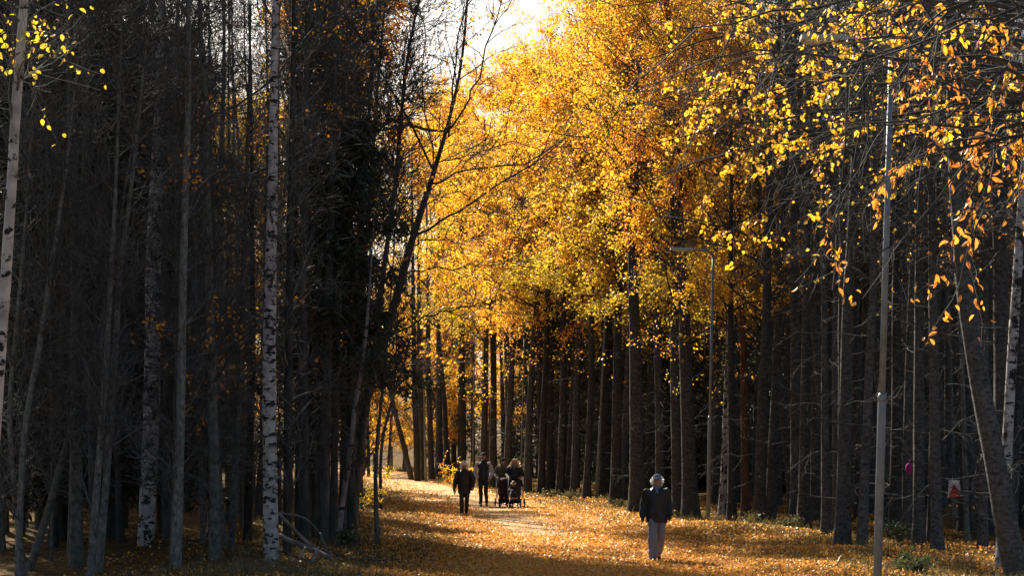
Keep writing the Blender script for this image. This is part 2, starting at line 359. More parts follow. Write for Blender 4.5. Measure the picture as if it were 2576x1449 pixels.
# ------------------------------------------------------------------ tree kinds
def trunk_line(H, rg, K=16, lean=(0,0), wob=.012, z0=-.15):
    z = np.linspace(z0,H,K); k = (z-z0)/(H-z0)
    wx = np.cumsum(rg.normal(size=K))*wob*H*.25; wy = np.cumsum(rg.normal(size=K))*wob*H*.25
    wx -= wx[0]; wy -= wy[0]
    return np.stack([lean[0]*k*H+wx*k, lean[1]*k*H+wy*k, z],-1)
def trunk_rad(line, r, H, top=.12, flare=.45):
    z = line[:,2]; k = np.clip(z/H,0,1)
    return r*((1-k)*(1-top)+top)*(1+flare*np.exp(-np.maximum(z,0)/.35))
def dense(line, n=30):
    t = np.linspace(0,1,len(line)); tt = np.linspace(0,1,n)
    # cubic through the points
    out = np.stack([np.interp(tt,t,line[:,i]) for i in range(3)],-1)
    for _ in range(2): out[1:-1] = .25*out[:-2]+.5*out[1:-1]+.25*out[2:]
    return out

def make_leafy(seed, H=17, r=.17, bole=6.0, Rc=3.2, nlimb=26, lpt=24, size=.085, leaf='gold', bark='linden', side=None, dead=14, sec=6, tw=5):
    """tall slim path-side tree: clear trunk with dead twigs, leafy crown above"""
    rg = np.random.default_rng(seed)
    line = dense(trunk_line(H, rg)); R = trunk_rad(line, r, H)
    mt = MB(); tubes(mt, line, R, 12, 0, rg, .035)
    mc = MB(); PP = line[None]
    prof = lambda t: Rc*(.35+1.0*np.sin(np.pi*np.clip((t*H-bole)/(H-bole)*.86+.14,0,1)))*.78
    limb,ln,t,_ = grow(PP, nlimb, bole/H, .985, prof, 1.05, rg, .12, 8, .13, .035)
    rl = np.interp(t, np.linspace(0,1,len(R)), R)*.38
    tubes(mt, limb, taper(len(limb),8,np.minimum(rl,.05),.008), 5, 0)
    s1,l1,_,_ = grow(limb, sec, .2, 1, np.mean(ln)*.42, .8, rg, .05, 6, .16)
    tubes(mc, s1, taper(len(s1),6,.012,.004), 3, 0)
    s2,_,_,_ = grow(s1, tw, .15, 1, .55, .8, rg, -.05, 4, .2, -.05)
    tubes(mc, s2, taper(len(s2),4,.006,.003), 3, 0)
    # leaves sit in bunches: some twigs are bare, some full
    full = rg.uniform(size=len(s2)) < (.8 if lpt>1 else .22)
    clump = rg.uniform(.25,1.7,size=len(s1))[np.repeat(np.arange(len(s1)), tw)]
    for lo,hi,nn in ((0,.7,.45),(.7,1.2,1.0),(1.2,9,1.6)):
        sel = full&(clump>=lo)&(clump<hi)
        leaves(mc, along(s2[sel], max(1,int(lpt*nn)), rg, .1, 1.05, .085), size, rg, 1)
    if dead:
        dd,_,_,_ = grow(PP, dead, .06, bole/H, 1.3, 1.3, rg, .0, 7, .22, -.02)
        tubes(mc, dd, taper(len(dd),7,.011,.004), 4, 0)
        d2,_,_,_ = grow(dd, 5, .25, 1, .45, .8, rg, 0, 4, .2); tubes(mc, d2, taper(len(d2),4,.005,.003), 3, 0)
        if lpt > 10: leaves(mc, along(d2[(rg.uniform(size=len(d2))<.35)&(d2[:,0,2]>.7*bole)], 8, rg, .2, 1.1, .09), size, rg, 1)
    return mt.mesh('trunk', M[bark]), mc.mesh('crown', [M['twig'], M[leaf]])

def make_bare(seed, H=16, r=.09, nl=46, Ll=1.5, sec=6, tw=5, bark='alder', leaf='lime', nleaf=0, lean=(0,0), line=None, R=None, twr=.0055, t0=.10, lsz=.07):
    """close-grown alder or young birch: thin trunk, many bare twigs all the way up"""
    rg = np.random.default_rng(seed)
    if line is None:
        line = dense(trunk_line(H, rg, lean=lean, wob=.02)); R = trunk_rad(line, r, H, flare=.25)
    mt = MB(); tubes(mt, line, R, 10, 0, rg, .04)
    mc = MB(); PP = line[None]
    limb,ln,t,_ = grow(PP, nl, t0, .99, lambda t: Ll*(.55+.9*t*(1.25-t)), .95, rg, .3, 7, .14, .03)
    rl = np.interp(t, np.linspace(0,1,len(R)), R)*.33
    tubes(mc, limb, taper(len(limb),7,np.clip(rl,.008,.03),.005), 4, 0)
    s1,_,_,_ = grow(limb, sec, .15, 1, Ll*.5, .75, rg, .12, 5, .17)
    tubes(mc, s1, taper(len(s1),5,twr*1.3,twr*.7), 3, 0)
    s2,_,_,_ = grow(s1, tw, .15, 1, .42, .7, rg, .05, 4, .2)
    tubes(mc, s2, taper(len(s2),4,twr*.9,twr*.6), 3, 0)
    if nleaf: 
        sel = rg.uniform(size=len(s2))<.35
        leaves(mc, along(s2[sel], nleaf, rg, .2, 1.05, .05), lsz, rg, 1, tmpl=LEAF10 if lsz<.06 else LEAF4)
    return mt.mesh('trunk', M[bark]), mc.mesh('crown', [M['twig'], M[leaf]])

def make_spruce(seed, H=20, r=.19, Rb=2.6, z0=1.5, step=.42, ns=22):
    rg = np.random.default_rng(seed)
    line = dense(trunk_line(H, rg, wob=.004)); R = trunk_rad(line, r, H, .06)
    mt = MB(); tubes(mt, line, R, 10, 0, rg, .03)
    mc = MB(); z = z0; PL=[]
    while z < H-.2:
        k = (z-z0)/(H-z0); L = Rb*(1-k)**.8+.15; nb = 6
        for j in range(nb):
            a = rg.uniform(0,6.283); l = L*rg.uniform(.65,1.15); tt = np.linspace(0,1,6)
            c = line[int(np.clip(z/H*29,0,29))]
            x = c[0]+np.cos(a)*l*tt; y = c[1]+np.sin(a)*l*tt
            zz = z+rg.uniform(-.15,.15)+l*(.10*tt-.42*tt**2+.16*tt**3)
            PL.append(np.stack([x,y,zz],-1))
        z += step*rg.uniform(.8,1.2)
    PL = np.array(PL); tubes(mc, PL, taper(len(PL),6,.018,.005), 3, 0)
    s1,_,_,_ = grow(PL, ns, .12, 1, .5, .85, rg, -.15, 4, .12, -.08)
    q = along(s1, 7, rg, .05, 1, .03)
    leaves(mc, q, .21, rg, 1, hang=.5, width=.24)
    return mt.mesh('trunk', M['darkbark']), mc.mesh('crown', [M['twig'], M['needle']])

def tree(name, label, cat, meshes, loc, rotz=0, scale=1.0, tilt=(0,0), group=None, lean_names=('trunk','crown')):
    z = float(hgt(loc[0],loc[1])) if loc[1] < 170 else 0.0
    r = empty(name, (loc[0],loc[1],z), rotz, scale, tilt); setp(r, label, cat, group)
    for n,me in zip(lean_names, meshes): obj(n, me, r)
    return r
# ------------------------------------------------------------------ trees that can be told apart
def hero_line(pts, H, Y=None, dY=None):
    Y = Y or ground_Y(pts[0][1])
    P = np.array([W(p[0],p[1],Y+(dY[i] if dY else 0)) for i,p in enumerate(pts)])
    wd = np.array([p[2] for p in pts])/2/FOC*Y
    root = np.array([P[0,0], Y, float(hgt(P[0,0], Y))])
    L = P-root
    if L[0,2] > .05:                                   # carry the trunk down to the ground
        d = (L[1]-L[0])/max(L[1,2]-L[0,2],.1); L = np.concatenate([[L[0]-d*(L[0,2]+.12)], L]); wd = np.concatenate([[wd[0]*1.05], wd])
        off = L[0]*np.array([1,1,0]); root = root+off; L = L-off
    else: L[0,2] = -.12
    if L[-1,2] < H:                                    # and on above the frame
        d = L[-1]-L[-2]; d = d/max(d[2],.2); d[:2] *= .7; rest = H-L[-1,2]; e, we = L[-1].copy(), wd[-1]
        for k in (1,2,3,4):
            L = np.concatenate([L, [e+d*rest*k/4]]); wd = np.append(wd, we*(1-.85*k/4))
    seg = np.concatenate([[0],np.cumsum(np.linalg.norm(np.diff(L,axis=0),axis=1))]); tt = np.linspace(0,seg[-1],30)
    line = np.stack([np.interp(tt,seg,L[:,i]) for i in range(3)],-1); R = np.interp(tt,seg,wd)
    for _ in range(2):
        line[1:-1] = .25*line[:-2]+.5*line[1:-1]+.25*line[2:]; R[1:-1] = .25*R[:-2]+.5*R[1:-1]+.25*R[2:]
    return root, line, np.maximum(R,.008)
taken = []
def hero(label, pts, H, bark, seed, name, cat, Y=None, group=None, **kw):
    root, line, R = hero_line(pts, H, Y)
    me = make_bare(seed, H, line=line, R=R, bark=bark, **kw)
    r = empty(name, root); setp(r, label, cat, group)
    for n,m_ in zip(('trunk','crown'), me): obj(n, m_, r)
    taken.append((root[0], root[1], .6)); return r

# --- left forest
hero('slender young white birch with thin dark rings and yellow leaves, far left', [(-84,1858,31),(-40,1449,29),(8,800,28),(28,480,26),(45,200,24),(62,0,22)], 9, 'birchyoung', 101, 'birch_tree', 'tree', Y=16, nl=24, Ll=.8, t0=.55, nleaf=6, leaf='lime', sec=5, tw=4, twr=.003, lsz=.05)
hero('old lichen covered birch with patchy black and white bark, left of the clean white birch', [(365,1395,44),(378,1150,42),(385,900,44),(386,640,40),(393,430,32),(402,250,20),(405,0,15)], 15, 'birchold', 102, 'birch_tree', 'tree', nl=26, Ll=1.5)
hero('tall straight white birch with black bars, standing at the edge of the dark left stand', [(684,1425,42),(680,1250,38),(677,1000,35),(679,750,32),(686,500,27),(688,250,22),(694,0,18)], 15, 'birch', 103, 'birch_tree', 'tree', nl=16, Ll=1.6, t0=.3)
hero('slim reddish pale birch leaning right beside the pile of fallen branches', [(846,1383,16),(862,1260,15),(880,1150,14),(893,1020,12),(915,900,10),(926,780,8)], 7.5, 'birchdim', 104, 'birch_tree', 'tree', nl=30, Ll=1.2)
AL = 'alder_tree'; GA = 'thin bare alders at the front of the left stand'
hero('grey green alder stem rising upright from a shared mossy base left of the white birch', [(560,1400,24),(548,1200,20),(548,900,17),(552,600,14),(560,300,10)], 13, 'alder', 105, AL, 'tree', group=GA)
hero('grey alder stem forking right from the shared mossy base beside the white birch', [(580,1402,22),(592,1200,18),(602,980,16),(612,700,13),(622,400,9)], 13, 'alder', 106, AL, 'tree', group=GA)
hero('thin alder leaning left out of the clump beside the white birch', [(566,1398,18),(540,1130,14),(522,1050,12),(500,880,10),(492,640,8)], 12, 'alder', 107, AL, 'tree', group=GA)
hero('pale grey alder leaning gently right, directly left of the old spotted birch', [(248,1440,20),(272,1150,18),(290,900,16),(300,680,13),(330,480,10)], 12, 'alder', 108, AL, 'tree', group=GA)
hero('pair partner alder with a green mossy foot, curving right toward the old birch', [(228,1446,22),(246,1200,18),(262,1000,16),(276,760,13),(290,500,10)], 12, 'alder', 109, AL, 'tree', group=GA)
hero('strongly slanting mossy alder crossing behind upright stems in the far left corner', [(66,1432,22),(110,1330,19),(150,1180,18),(190,1040,16),(235,900,13),(280,700,9)], 11, 'alder', 110, AL, 'tree', group=GA)
hero('alder with a bent foot that curves up to the right near the young white birch', [(44,1449,18),(52,1250,17),(62,1060,16),(96,900,15),(125,700,12),(160,480,9)], 11, 'alder', 111, AL, 'tree', group=GA)
hero('bowed alder stem leaning left at the bottom, close to the young white birch', [(60,1446,18),(30,1180,15),(22,1020,14),(42,820,12),(62,600,9)], 11, 'alder', 112, AL, 'tree', group=GA)
hero('very thin straight pale alder between the slanting alder and the alder pair', [(130,1420,9),(132,1100,9),(128,800,8),(120,500,7)], 11, 'alder', 113, AL, 'tree', group=GA)
hero('thin upright alder just right of the old spotted birch', [(512,1392,14),(505,1150,13),(490,900,11),(470,650,9)], 12, 'alder', 114, AL, 'tree', group=GA)
hero('dark alder just behind the right side of the old spotted birch', [(418,1380,24),(420,1100,22),(418,800,20),(415,400,16)], 14, 'darkbark', 115, AL, 'tree', group=GA)
hero('grey alder trunk immediately right of the white birch', [(722,1400,24),(724,1100,22),(728,700,20),(735,300,16)], 14, 'darkbark', 116, AL, 'tree', group=GA)
hero('smooth dark alder between the white birch and the branch pile', [(768,1385,28),(764,1100,25),(762,700,22),(770,250,16)], 15, 'darkbark', 117, AL, 'tree', group=GA)
hero('broad dark alder behind the branch pile', [(812,1378,30),(818,1100,27),(826,750,23),(838,350,17)], 15, 'darkbark', 118, AL, 'tree', group=GA)
hero('straight blackish trunk at the path edge, right of the leaning pale birch', [(890,1350,17),(886,1150,16),(880,900,15),(876,500,12)], 14, 'darkbark', 119, AL, 'tree', group=GA)

# the big tree that leans out over the path, with its long limbs
rg = np.random.default_rng(120)
YL = 47.5
root, line, R = hero_line([(872,1345,28),(884,1180,27),(906,1055,27),(933,963,26),(965,860,23),(1000,740,21),(1017,676,20),(1044,570,18),(1072,500,15),(1096,416,12),(1120,340,10),(1136,280,8),(1163,165,7),(1176,0,6)], 16, YL)
mt = MB(); tubes(mt, line, R, 12, 0, rg, .04)
BR = [[(1050,590,9),(1110,558,8),(1166,537,7),(1256,471,6),(1337,436,5),(1402,391,4)],
      [(1085,462,8),(1140,446,7),(1196,437,6),(1327,434,5),(1390,395,4)],
      [(1166,537,6),(1230,540,5),(1268,551,4),(1310,530,3)],
      [(1133,322,8),(1180,260,7),(1206,200,6),(1245,90,5),(1275,0,4)],
      [(1128,345,8),(1140,230,7),(1150,110,6),(1195,-40,5)],
      [(1072,500,6),(1100,400,5),(1060,250,5),(1075,110,4),(1050,0,4)],
      [(1016,690,6),(1100,680,5),(1190,680,4),(1290,660,3)],
      [(1030,620,6),(1085,600,5),(1150,608,4),(1230,590,3)],
      [(975,850,7),(1060,800,6),(1120,783,5),(1190,770,4),(1250,755,3)],
      [(930,985,6),(1010,930,5),(1080,882,4),(1150,820,3)],
      [(1000,745,6),(950,690,5),(900,640,4),(840,600,3)],
      [(1040,580,6),(1000,480,5),(985,380,4),(960,280,3)],
      [(1100,410,5),(1160,400,4),(1230,380,3),(1300,372,3)]]
lb=[]
for bpts in BR:
    P = np.array([W(a,b_,YL) for a,b_,_ in bpts])-root
    P[:,1] += np.linspace(0,1,len(P))*rg.uniform(-2.2,1.6)
    seg = np.linspace(0,1,len(P)); tt = np.linspace(0,1,12)
    Q_ = np.stack([np.interp(tt,seg,P[:,i]) for i in range(3)],-1); Q_[1:-1] += .03*rg.normal(size=(10,3))
    Rb_ = .72*np.interp(tt,seg,np.array([p[2] for p in bpts])/2/FOC*YL)
    tubes(mt, Q_, Rb_, 6, 0); lb.append(Q_)
for bpts,y0,y1 in (([(1128,330,9),(1050,318,9),(963,321,8),(870,345,8),(783,361,7),(657,431,6),(560,465,5),(437,502,4)],47.5,35.5),([(1090,430,8),(985,230,7),(900,80,7),(843,15,6),(722,150,6),(652,226,5),(502,301,4)],47,35.5),([(960,870,8),(880,790,7),(790,800,6),(690,800,6),(560,815,4),(420,835,3)],47.4,35),([(940,950,7),(850,900,6),(700,925,5),(560,945,4),(480,948,3)],47.4,35.6)):
    P = np.array([W(a,b_,y) for (a,b_,_),y in zip(bpts,np.linspace(y0,y1,len(bpts)))])-root; seg = np.linspace(0,1,len(P)); tt = np.linspace(0,1,12)
    Q_ = np.stack([np.interp(tt,seg,P[:,i]) for i in range(3)],-1); Q_[1:-1] += .03*rg.normal(size=(10,3))
    tubes(mt, Q_, np.interp(tt,seg,np.array([p[2] for p in bpts])/2/FOC*40), 6, 0); lb.append(Q_)
mc = MB(); lb = np.array(lb)
s1,_,_,_ = grow(lb, 11, .2, 1, 1.1, .6, rg, .12, 7, .14); tubes(mc, s1, taper(len(s1),7,.014,.005), 3, 0)
s2,_,_,_ = grow(s1, 6, .15, 1, .6, .6, rg, .06, 5, .18); tubes(mc, s2, taper(len(s2),5,.006,.004), 3, 0)
lx,_,_,_ = grow(line[None], 26, .4, .98, 1.3, .9, rg, .3, 7, .14); tubes(mc, lx, taper(len(lx),7,.018,.006), 4, 0)
s3,_,_,_ = grow(lx, 6, .15, 1, .6, .7, rg, .1, 5, .17); tubes(mc, s3, taper(len(s3),5,.007,.004), 3, 0)
sel = rg.uniform(size=len(s2))<.4; leaves(mc, along(s2[sel], 6, rg, .3, 1.05, .06), .08, rg, 1)
r = empty('leaning_alder', root); setp(r, 'big dark tree leaning right over the path with long bare limbs reaching across it', 'tree')
obj('trunk', mt.mesh('trunk', M['darkbark']), r); obj('crown', mc.mesh('crown', [M['twig'], M['amber']]), r)
taken.append((root[0],root[1],.7))

# two thin dark saplings between path and left stand
hero('thin dark sapling with forked upright stems standing alone on the left verge', [(951,1378,13),(946,1280,12),(944,1180,10),(952,1080,9),(962,985,8),(972,890,6)], 8.5, 'darkbark', 130, 'sapling', 'tree', nl=22, Ll=1.2, t0=.35)
hero('second thin sapling farther along the left verge, bending right', [(959,1283,9),(956,1180,8),(962,1100,8),(985,1010,7),(1010,940,6)], 7.5, 'darkbark', 131, 'sapling', 'tree', nl=20, Ll=1.2, t0=.35)
# far end of the path
EG = 'dark trunks where the path bends away'
hero('slanting dark trunk crossing the bright gap where the path bends away', [(1036,1209,15),(1020,1140,14),(1003,1075,13),(985,1000,11),(972,930,9)], 14, 'darkbark', 132, 'linden_tree','tree', nl=24, group=EG, Ll=1.6)
for k,(px,lab) in enumerate(((1050,'leftmost'),(1064,'middle'),(1086,'rightmost'))):
    hero(lab+' of three close dark trunks right of the bright gap at the bend', [(px,1210,17),(px-3,1100,15),(px-8,950,14),(px-10,800,11)], 17, 'darkbark', 133+k, 'linden_tree','tree', nl=24, group=EG, Ll=1.8, Y=101+1.2*k)
hero('dark trunk behind the woman in the white hat, right of the pale railing', [(1124,1203,14),(1122,1100,13),(1118,1000,12),(1108,900,10)], 16, 'darkbark', 136, 'linden_tree','tree', nl=30, group=EG, Ll=1.8)
hero('thin dark trunk bending left behind the pale railing', [(1134,1200,9),(1122,1090,9),(1090,1000,8),(1068,930,7)], 13, 'darkbark', 137, 'linden_tree','tree', nl=30, group=EG, Ll=1.6)
for k,(px,yb,wd,d) in enumerate(((915,1196,9,5),(928,1200,10,-6),(941,1190,8,4),(975,1198,8,16))):
    hero(['outermost thin trunk against the orange light at the left of the bend','thin trunk second from the left against the orange light at the bend','thin trunk just left of the verge saplings in the orange light','thin trunk in the middle of the orange gap leaning right'][k], [(px,yb,wd),(px+d*.4,1100,wd-1),(px+d,980,wd-2)], 12, 'darkbark', 140+k, 'linden_tree','tree', nl=20, group=EG, Ll=1.5)

# --- right forest: front row of trunks
GR = 'grey trunks in the front row of the right stand'
def rtree(label, px, py, wd, lean, k, bark='linden', H=17, name='linden_tree', leafv='gold', **kw):
    Y = ground_Y(py); base = W(px,py,Y); r_ = wd/2/FOC*Y
    seed = 200+k
    rgk = np.random.default_rng(seed)
    line = dense(trunk_line(H, rgk, lean=(lean+.012+.018*rgk.normal()*(0 if 2290<px<2490 else 1),0), wob=.02 if not 2290<px<2490 else .008)); r_ *= rgk.uniform(.8,1.12)
    R = trunk_rad(line, r_, H, .14)
    me = leafy_on(line, R, H, seed, bark, leafv, **kw)
    root = np.array([base[0],Y,float(hgt(base[0],Y))])
    t_ = empty(name, root); setp(t_, label, 'tree', GR if bark=='linden' else None)
    for n,m_ in zip(('trunk','crown'), me): obj(n, m_, t_)
    taken.append((base[0],Y,.55))
def leafy_on(line, R, H, seed, bark, leaf, bole=5.3, Rc=2.7, nlimb=22, lpt=21, size=.07, dead=16, shift=-.25):
    rg = np.random.default_rng(seed); PP = line[None]
    mt = MB(); tubes(mt, line, R, 12, 0, rg, .035); mc = MB()
    prof = lambda t: Rc*(.35+np.sin(np.pi*np.clip((t*H-bole)/(H-bole)*.86+.14,0,1)))*.78
    limb,ln,t,_ = grow(PP, nlimb, bole/H, .985, prof, 1.05, rg, .12, 8, .13, .035)
    limb[:,:,0] += shift*(np.linspace(0,1,8)**1.2)[None]*ln[:,None]
    rl = np.interp(t, np.linspace(0,1,len(R)), R)*.35
    tubes(mt, limb, taper(len(limb),8,np.minimum(rl,.05),.008), 5, 0)
    s1,_,_,_ = grow(limb, 6, .2, 1, 1.1, .8, rg, .05, 6, .16); tubes(mc, s1, taper(len(s1),6,.012,.004), 3, 0)
    s2,_,_,_ = grow(s1, 5, .15, 1, .55, .8, rg, -.05, 4, .2, -.05); tubes(mc, s2, taper(len(s2),4,.006,.003), 3, 0)
    cl = rg.uniform(.2,1.8,size=len(s1))[np.repeat(np.arange(len(s1)),5)]
    for lo,hi,nn in ((.2,.8,.4),(.8,1.3,1.0),(1.3,2,1.7)):
        sel = (cl>=lo)&(cl<hi)&(rg.uniform(size=len(s2))<(.85 if lpt>1 else .22))
        leaves(mc, along(s2[sel], max(1,int(lpt*nn)), rg, .1, 1.05, .085), size, rg, 1)
    dd,_,_,_ = grow(PP, dead, .06, bole/H, 1.2, 1.3, rg, .0, 7, .22, -.02); tubes(mc, dd, taper(len(dd),7,.011,.004), 4, 0)
    d2,_,_,_ = grow(dd, 5, .25, 1, .45, .8, rg, 0, 4, .2); tubes(mc, d2, taper(len(d2),4,.005,.003), 3, 0)
    if lpt > 3: leaves(mc, along(d2[(rg.uniform(size=len(d2))<.4)&(d2[:,0,2]>.68*bole)], 8, rg, .2, 1.1, .09), size, rg, 1)
    return mt.mesh('trunk', M[bark]), mc.mesh('crown', [M['twig'], M[leaf]])

RT = [ # px, base py, width, lean, label, leaf
 (1241,1232,20,-.02,'slim dark trunk right behind the tall man in the dark vest','gold'),
 (1274,1238,20,.0,'dark trunk rising behind the walker in the olive jacket','gold'),
 (1325,1243,24,.0,'grey trunk directly right of the lamp post behind the strollers','amber'),
 (1362,1246,20,.01,'trunk second to the right of the lamp post behind the strollers','gold'),
 (1409,1252,22,-.015,'upright grey trunk midway between the strollers and the third lamp post','amber'),
 (1446,1256,22,.0,'dark trunk left of the leaning third lamp post','lime'),
 (1475,1262,20,.01,'trunk close on the left of the leaning third lamp post','amber'),
 (1548,1272,28,.0,'grey trunk just right of the leaning third lamp post','gold'),
 (1603,1298,36,-.01,'stout grey trunk left of the man in the blue cap','amber'),
 (1660,1285,26,.0,'trunk right behind the man in the blue cap','lime'),
 (1706,1300,34,-.03,'trunk at the right shoulder of the man in the blue cap','lime'),
 (1738,1304,38,-.015,'thick grey trunk close on the left of the second lamp post','amber'),
 (1910,1322,32,.01,'grey trunk right of the dark barred birch and the reddish pine','gold'),
 (2000,1306,28,-.125,'left one of three trunks that slant away left, right of the barred birch','lime'),
 (2024,1298,24,-.07,'middle one of three trunks that slant away left, right of the barred birch','gold'),
 (2052,1302,24,-.04,'right one of three trunks that slant away left, right of the barred birch','gold'),
 (2118,1388,38,.0,'stout grey trunk standing foremost, left of the nearest lamp post','gold'),
 (2100,1330,26,-.10,'grey trunk leaning left behind the stout foremost trunk','gold'),
 (2168,1392,24,.0,'rough trunk between the stout foremost trunk and the nearest lamp post','lime'),
 (2252,1378,30,.01,'trunk close on the right of the nearest lamp post','gold'),
 (2278,1372,22,.0,'slim trunk just left of the magenta marker','gold'),
 (2311,1392,34,-.01,'grey trunk that half hides the magenta marker','copper'),
 (2342,1378,24,.012,'trunk second to the left of the orange and white marker flag','gold'),
 (2358,1408,28,-.03,'pale footed grey trunk just left of the orange and white marker flag','gold'),
 (2472,1400,26,.0,'straight dark trunk right of the orange and white marker flag','gold'),
]
for k,(px,py,wd,ln_,lab,lf) in enumerate(RT):
    rtree(lab, px, py, wd, ln_, k, leafv=lf, **(dict(lpt=1, dead=12, nlimb=24) if px>1880 else dict(bole=5.7+2.0*((k*7)%10)/10)))
rtree('dark birch with black bars standing just right of the second lamp post', 1821, 1299, 30, .01, 40, bark='birchold', name='birch_tree')
rtree('reddish brown pine trunk right of the dark barred birch', 1876, 1303, 27, -.005, 41, bark='pine', name='pine_tree', bole=8, lpt=2)
hero('foremost of the big mossy trunks on the far right, slanting up to the left', [(2562,1452,62),(2500,1150,54),(2432,788,46),(2408,500,40),(2396,200,34)], 16, 'linden', 242, 'linden_tree', 'tree', nl=16, Ll=1.5, t0=.3, group=None)
rtree('big upright trunk just behind the slanting one on the far right', 2536, 1415, 50, -.035, 43, leafv='copper', name='linden_tree', lpt=3)
rtree('spotted white birch partly hidden at the right frame edge', 2520, 1440, 36, .045, 44, bark='birchold', name='birch_tree', leafv='copper', lpt=3)

# --- near overhanging branches from two trees that stand just outside the frame on the right
def near_tree(label, base, H, r, aims, seed, leaf, leafsize, nleaf, tmpl, tw=5, bare=.35, second=7, width=.85):
    rg = np.random.default_rng(seed); base = np.array([*base, float(hgt(*base))])
    line = dense(trunk_line(H, rg, wob=.012)); R = trunk_rad(line, r, H)
    mt = MB(); tubes(mt, line, R, 14, 0, rg, .03); mc = MB(); lb=[]
    for (tx,ty,tz,z0) in aims:
        S = np.array([np.interp(z0,line[:,2],line[:,0]), np.interp(z0,line[:,2],line[:,1]), z0]); E = np.array([tx,ty,tz])-base
        t = np.linspace(0,1,12)[:,None]; P = S*(1-t)+E*t+np.array([0,0,1])*(np.sin(np.pi*t)*.35)
        P[1:] += np.cumsum(rg.normal(size=(11,3))*.06,axis=0); lb.append(P)
    lb = np.array(lb); tubes(mt, lb, taper(len(lb),12,.035,.006), 7, 0)
    s1,_,_,_ = grow(lb, second, .3, 1, 1.0, .6, rg, -.05, 7, .14, -.04); tubes(mc, s1, taper(len(s1),7,.009,.003), 4, 0)
    s2,_,_,_ = grow(s1, tw, .15, 1, .42, .6, rg, -.1, 5, .16, -.06); tubes(mc, s2, taper(len(s2),5,.004,.002), 3, 0)
    sel = np.repeat(rg.uniform(size=len(s1)) > bare, tw) & (rg.uniform(size=len(s2)) < .85)
    leaves(mc, along(s2[sel], nleaf, rg, .2, 1.05, .03), leafsize, rg, 1, hang=.8, tmpl=tmpl, width=width)
    t_ = empty('overhanging_tree', base); setp(t_, label, 'tree')
    obj('trunk', mt.mesh('trunk', M['linden']), t_); obj('crown', mc.mesh('crown', [M['twig'], M[leaf]]), t_)
def A(px,py,Y,z0): return (*W(px,py,Y), z0)
near_tree('drooping sparse copper and gold leafed branches hanging in front of the nearest lamp post', (4.9,13.5), 10, .13,
  [A(2200,170,12.5,4.4),A(2230,400,12,4.0),A(2420,110,13,5),A(2400,250,12,4.4),A(2480,370,12.5,4.1),A(2330,30,13,5.2),A(2320,300,11.5,4.8),A(2530,300,12,4.5)], 301, 'copper', .053, 11, LEAF10, bare=.71, width=.5, second=7)
near_tree('large golden spray of leaves reaching in from the upper right above the path', (6.6,19), 13, .15,
  [A(1800,100,18,5.9),A(1960,40,18,6.2),A(2010,170,18.5,5.6),A(1880,200,17.5,5.4),A(2060,250,19,5.2),A(1760,20,18,6.4),A(1900,0,18,6.6)], 302, 'gold', .06, 8, LEAF10, bare=.74, width=.6)
near_tree('golden leafed bough in front of the dark right stand, below the upper spray', (8.6,27), 14, .17,
  [A(1650,420,26,7),A(1560,330,27,7.6),A(1600,150,27,8.6),A(1700,250,26,8),A(1520,480,28,7),A(1800,420,25,7.4),A(1560,40,27,9),A(1850,540,26,6.4),A(1930,440,26,7),A(1880,300,27,7.6),A(1990,360,27,7.2),A(1720,120,27,8.8),A(1840,150,27,8.4)], 303, 'gold', .064, 11, LEAF10, bare=.5, second=8)

# ------------------------------------------------------------------ the stands behind: copies of a few kinds
rgf = np.random.default_rng(77)
def free(x, y, d):
    for (a,b_,r_) in taken:
        if (a-x)**2+((b_-y)*.8)**2 < (d+r_*.5)**2: return False
    return True
def scatter(n, y0, y1, xlo, xhi, d, ypow=1.0, tries=9000, bad=None):
    out=[]
    for _ in range(tries):
        y = y0+(y1-y0)*rgf.uniform()**ypow; a,b_ = xlo(y), xhi(y)
        if b_<=a: continue
        x = rgf.uniform(a,b_)
        if bad and bad(x,y): continue
        if free(x,y,d): out.append((x,y)); taken.append((x,y,.3))
        if len(out)>=n: break
    return out
def px_of(x,y): return 1288+x/y*FOC
ZL = [(-9e9,150,'behind the young white birch'),(150,350,'left of the old spotted birch'),(350,520,'behind the old spotted birch'),(520,700,'behind the white birch'),(700,860,'behind the branch pile'),(860,9e9,'at the left edge of the path')]
ZR = [(-9e9,1330,'behind the stroller walkers'),(1330,1520,'left of the leaning lamp post'),(1520,1700,'behind the man in the blue cap'),(1700,1840,'around the second lamp post'),(1840,2060,'right of the dark barred birch'),(2060,2230,'left of the nearest lamp post'),(2230,2400,'behind the marker flag'),(2400,9e9,'behind the big slanting far right trunk')]
def zone(Z,x,y):
    p = px_of(x,y)
    return next(t for a,b_,t in Z if a<=p<b_)
seen = {}
def fill(name, cat, kinds, spots, Z, words_, grp, smin=.85, smax=1.15, tilt=.02, tlean=0.0, depths=(55,75)):
    for (x,y) in spots:
        k = int(rgf.integers(len(kinds))); s = rgf.uniform(smin,smax); th = rgf.uniform(.75,1.3)
        tl = rgf.normal(0,tilt)+tlean
        dep = 'front rank' if y<depths[0] else ('middle rank' if y<depths[1] else 'deep rank')
        lean = 'leaning left' if tl<-.022 else ('leaning right' if tl>.028 else 'upright')
        th_w = 'slim' if th<.95 else ('stout' if th>1.13 else 'mid sized')
        lab = f"{th_w} {lean} {words_} {zone(Z,x,y)}, {dep}"
        tree(name, lab, cat, kinds[k], (x,y), rgf.uniform(0,6.28), (s*th,s*th,s), (rgf.normal(0,tilt), tl), grp)

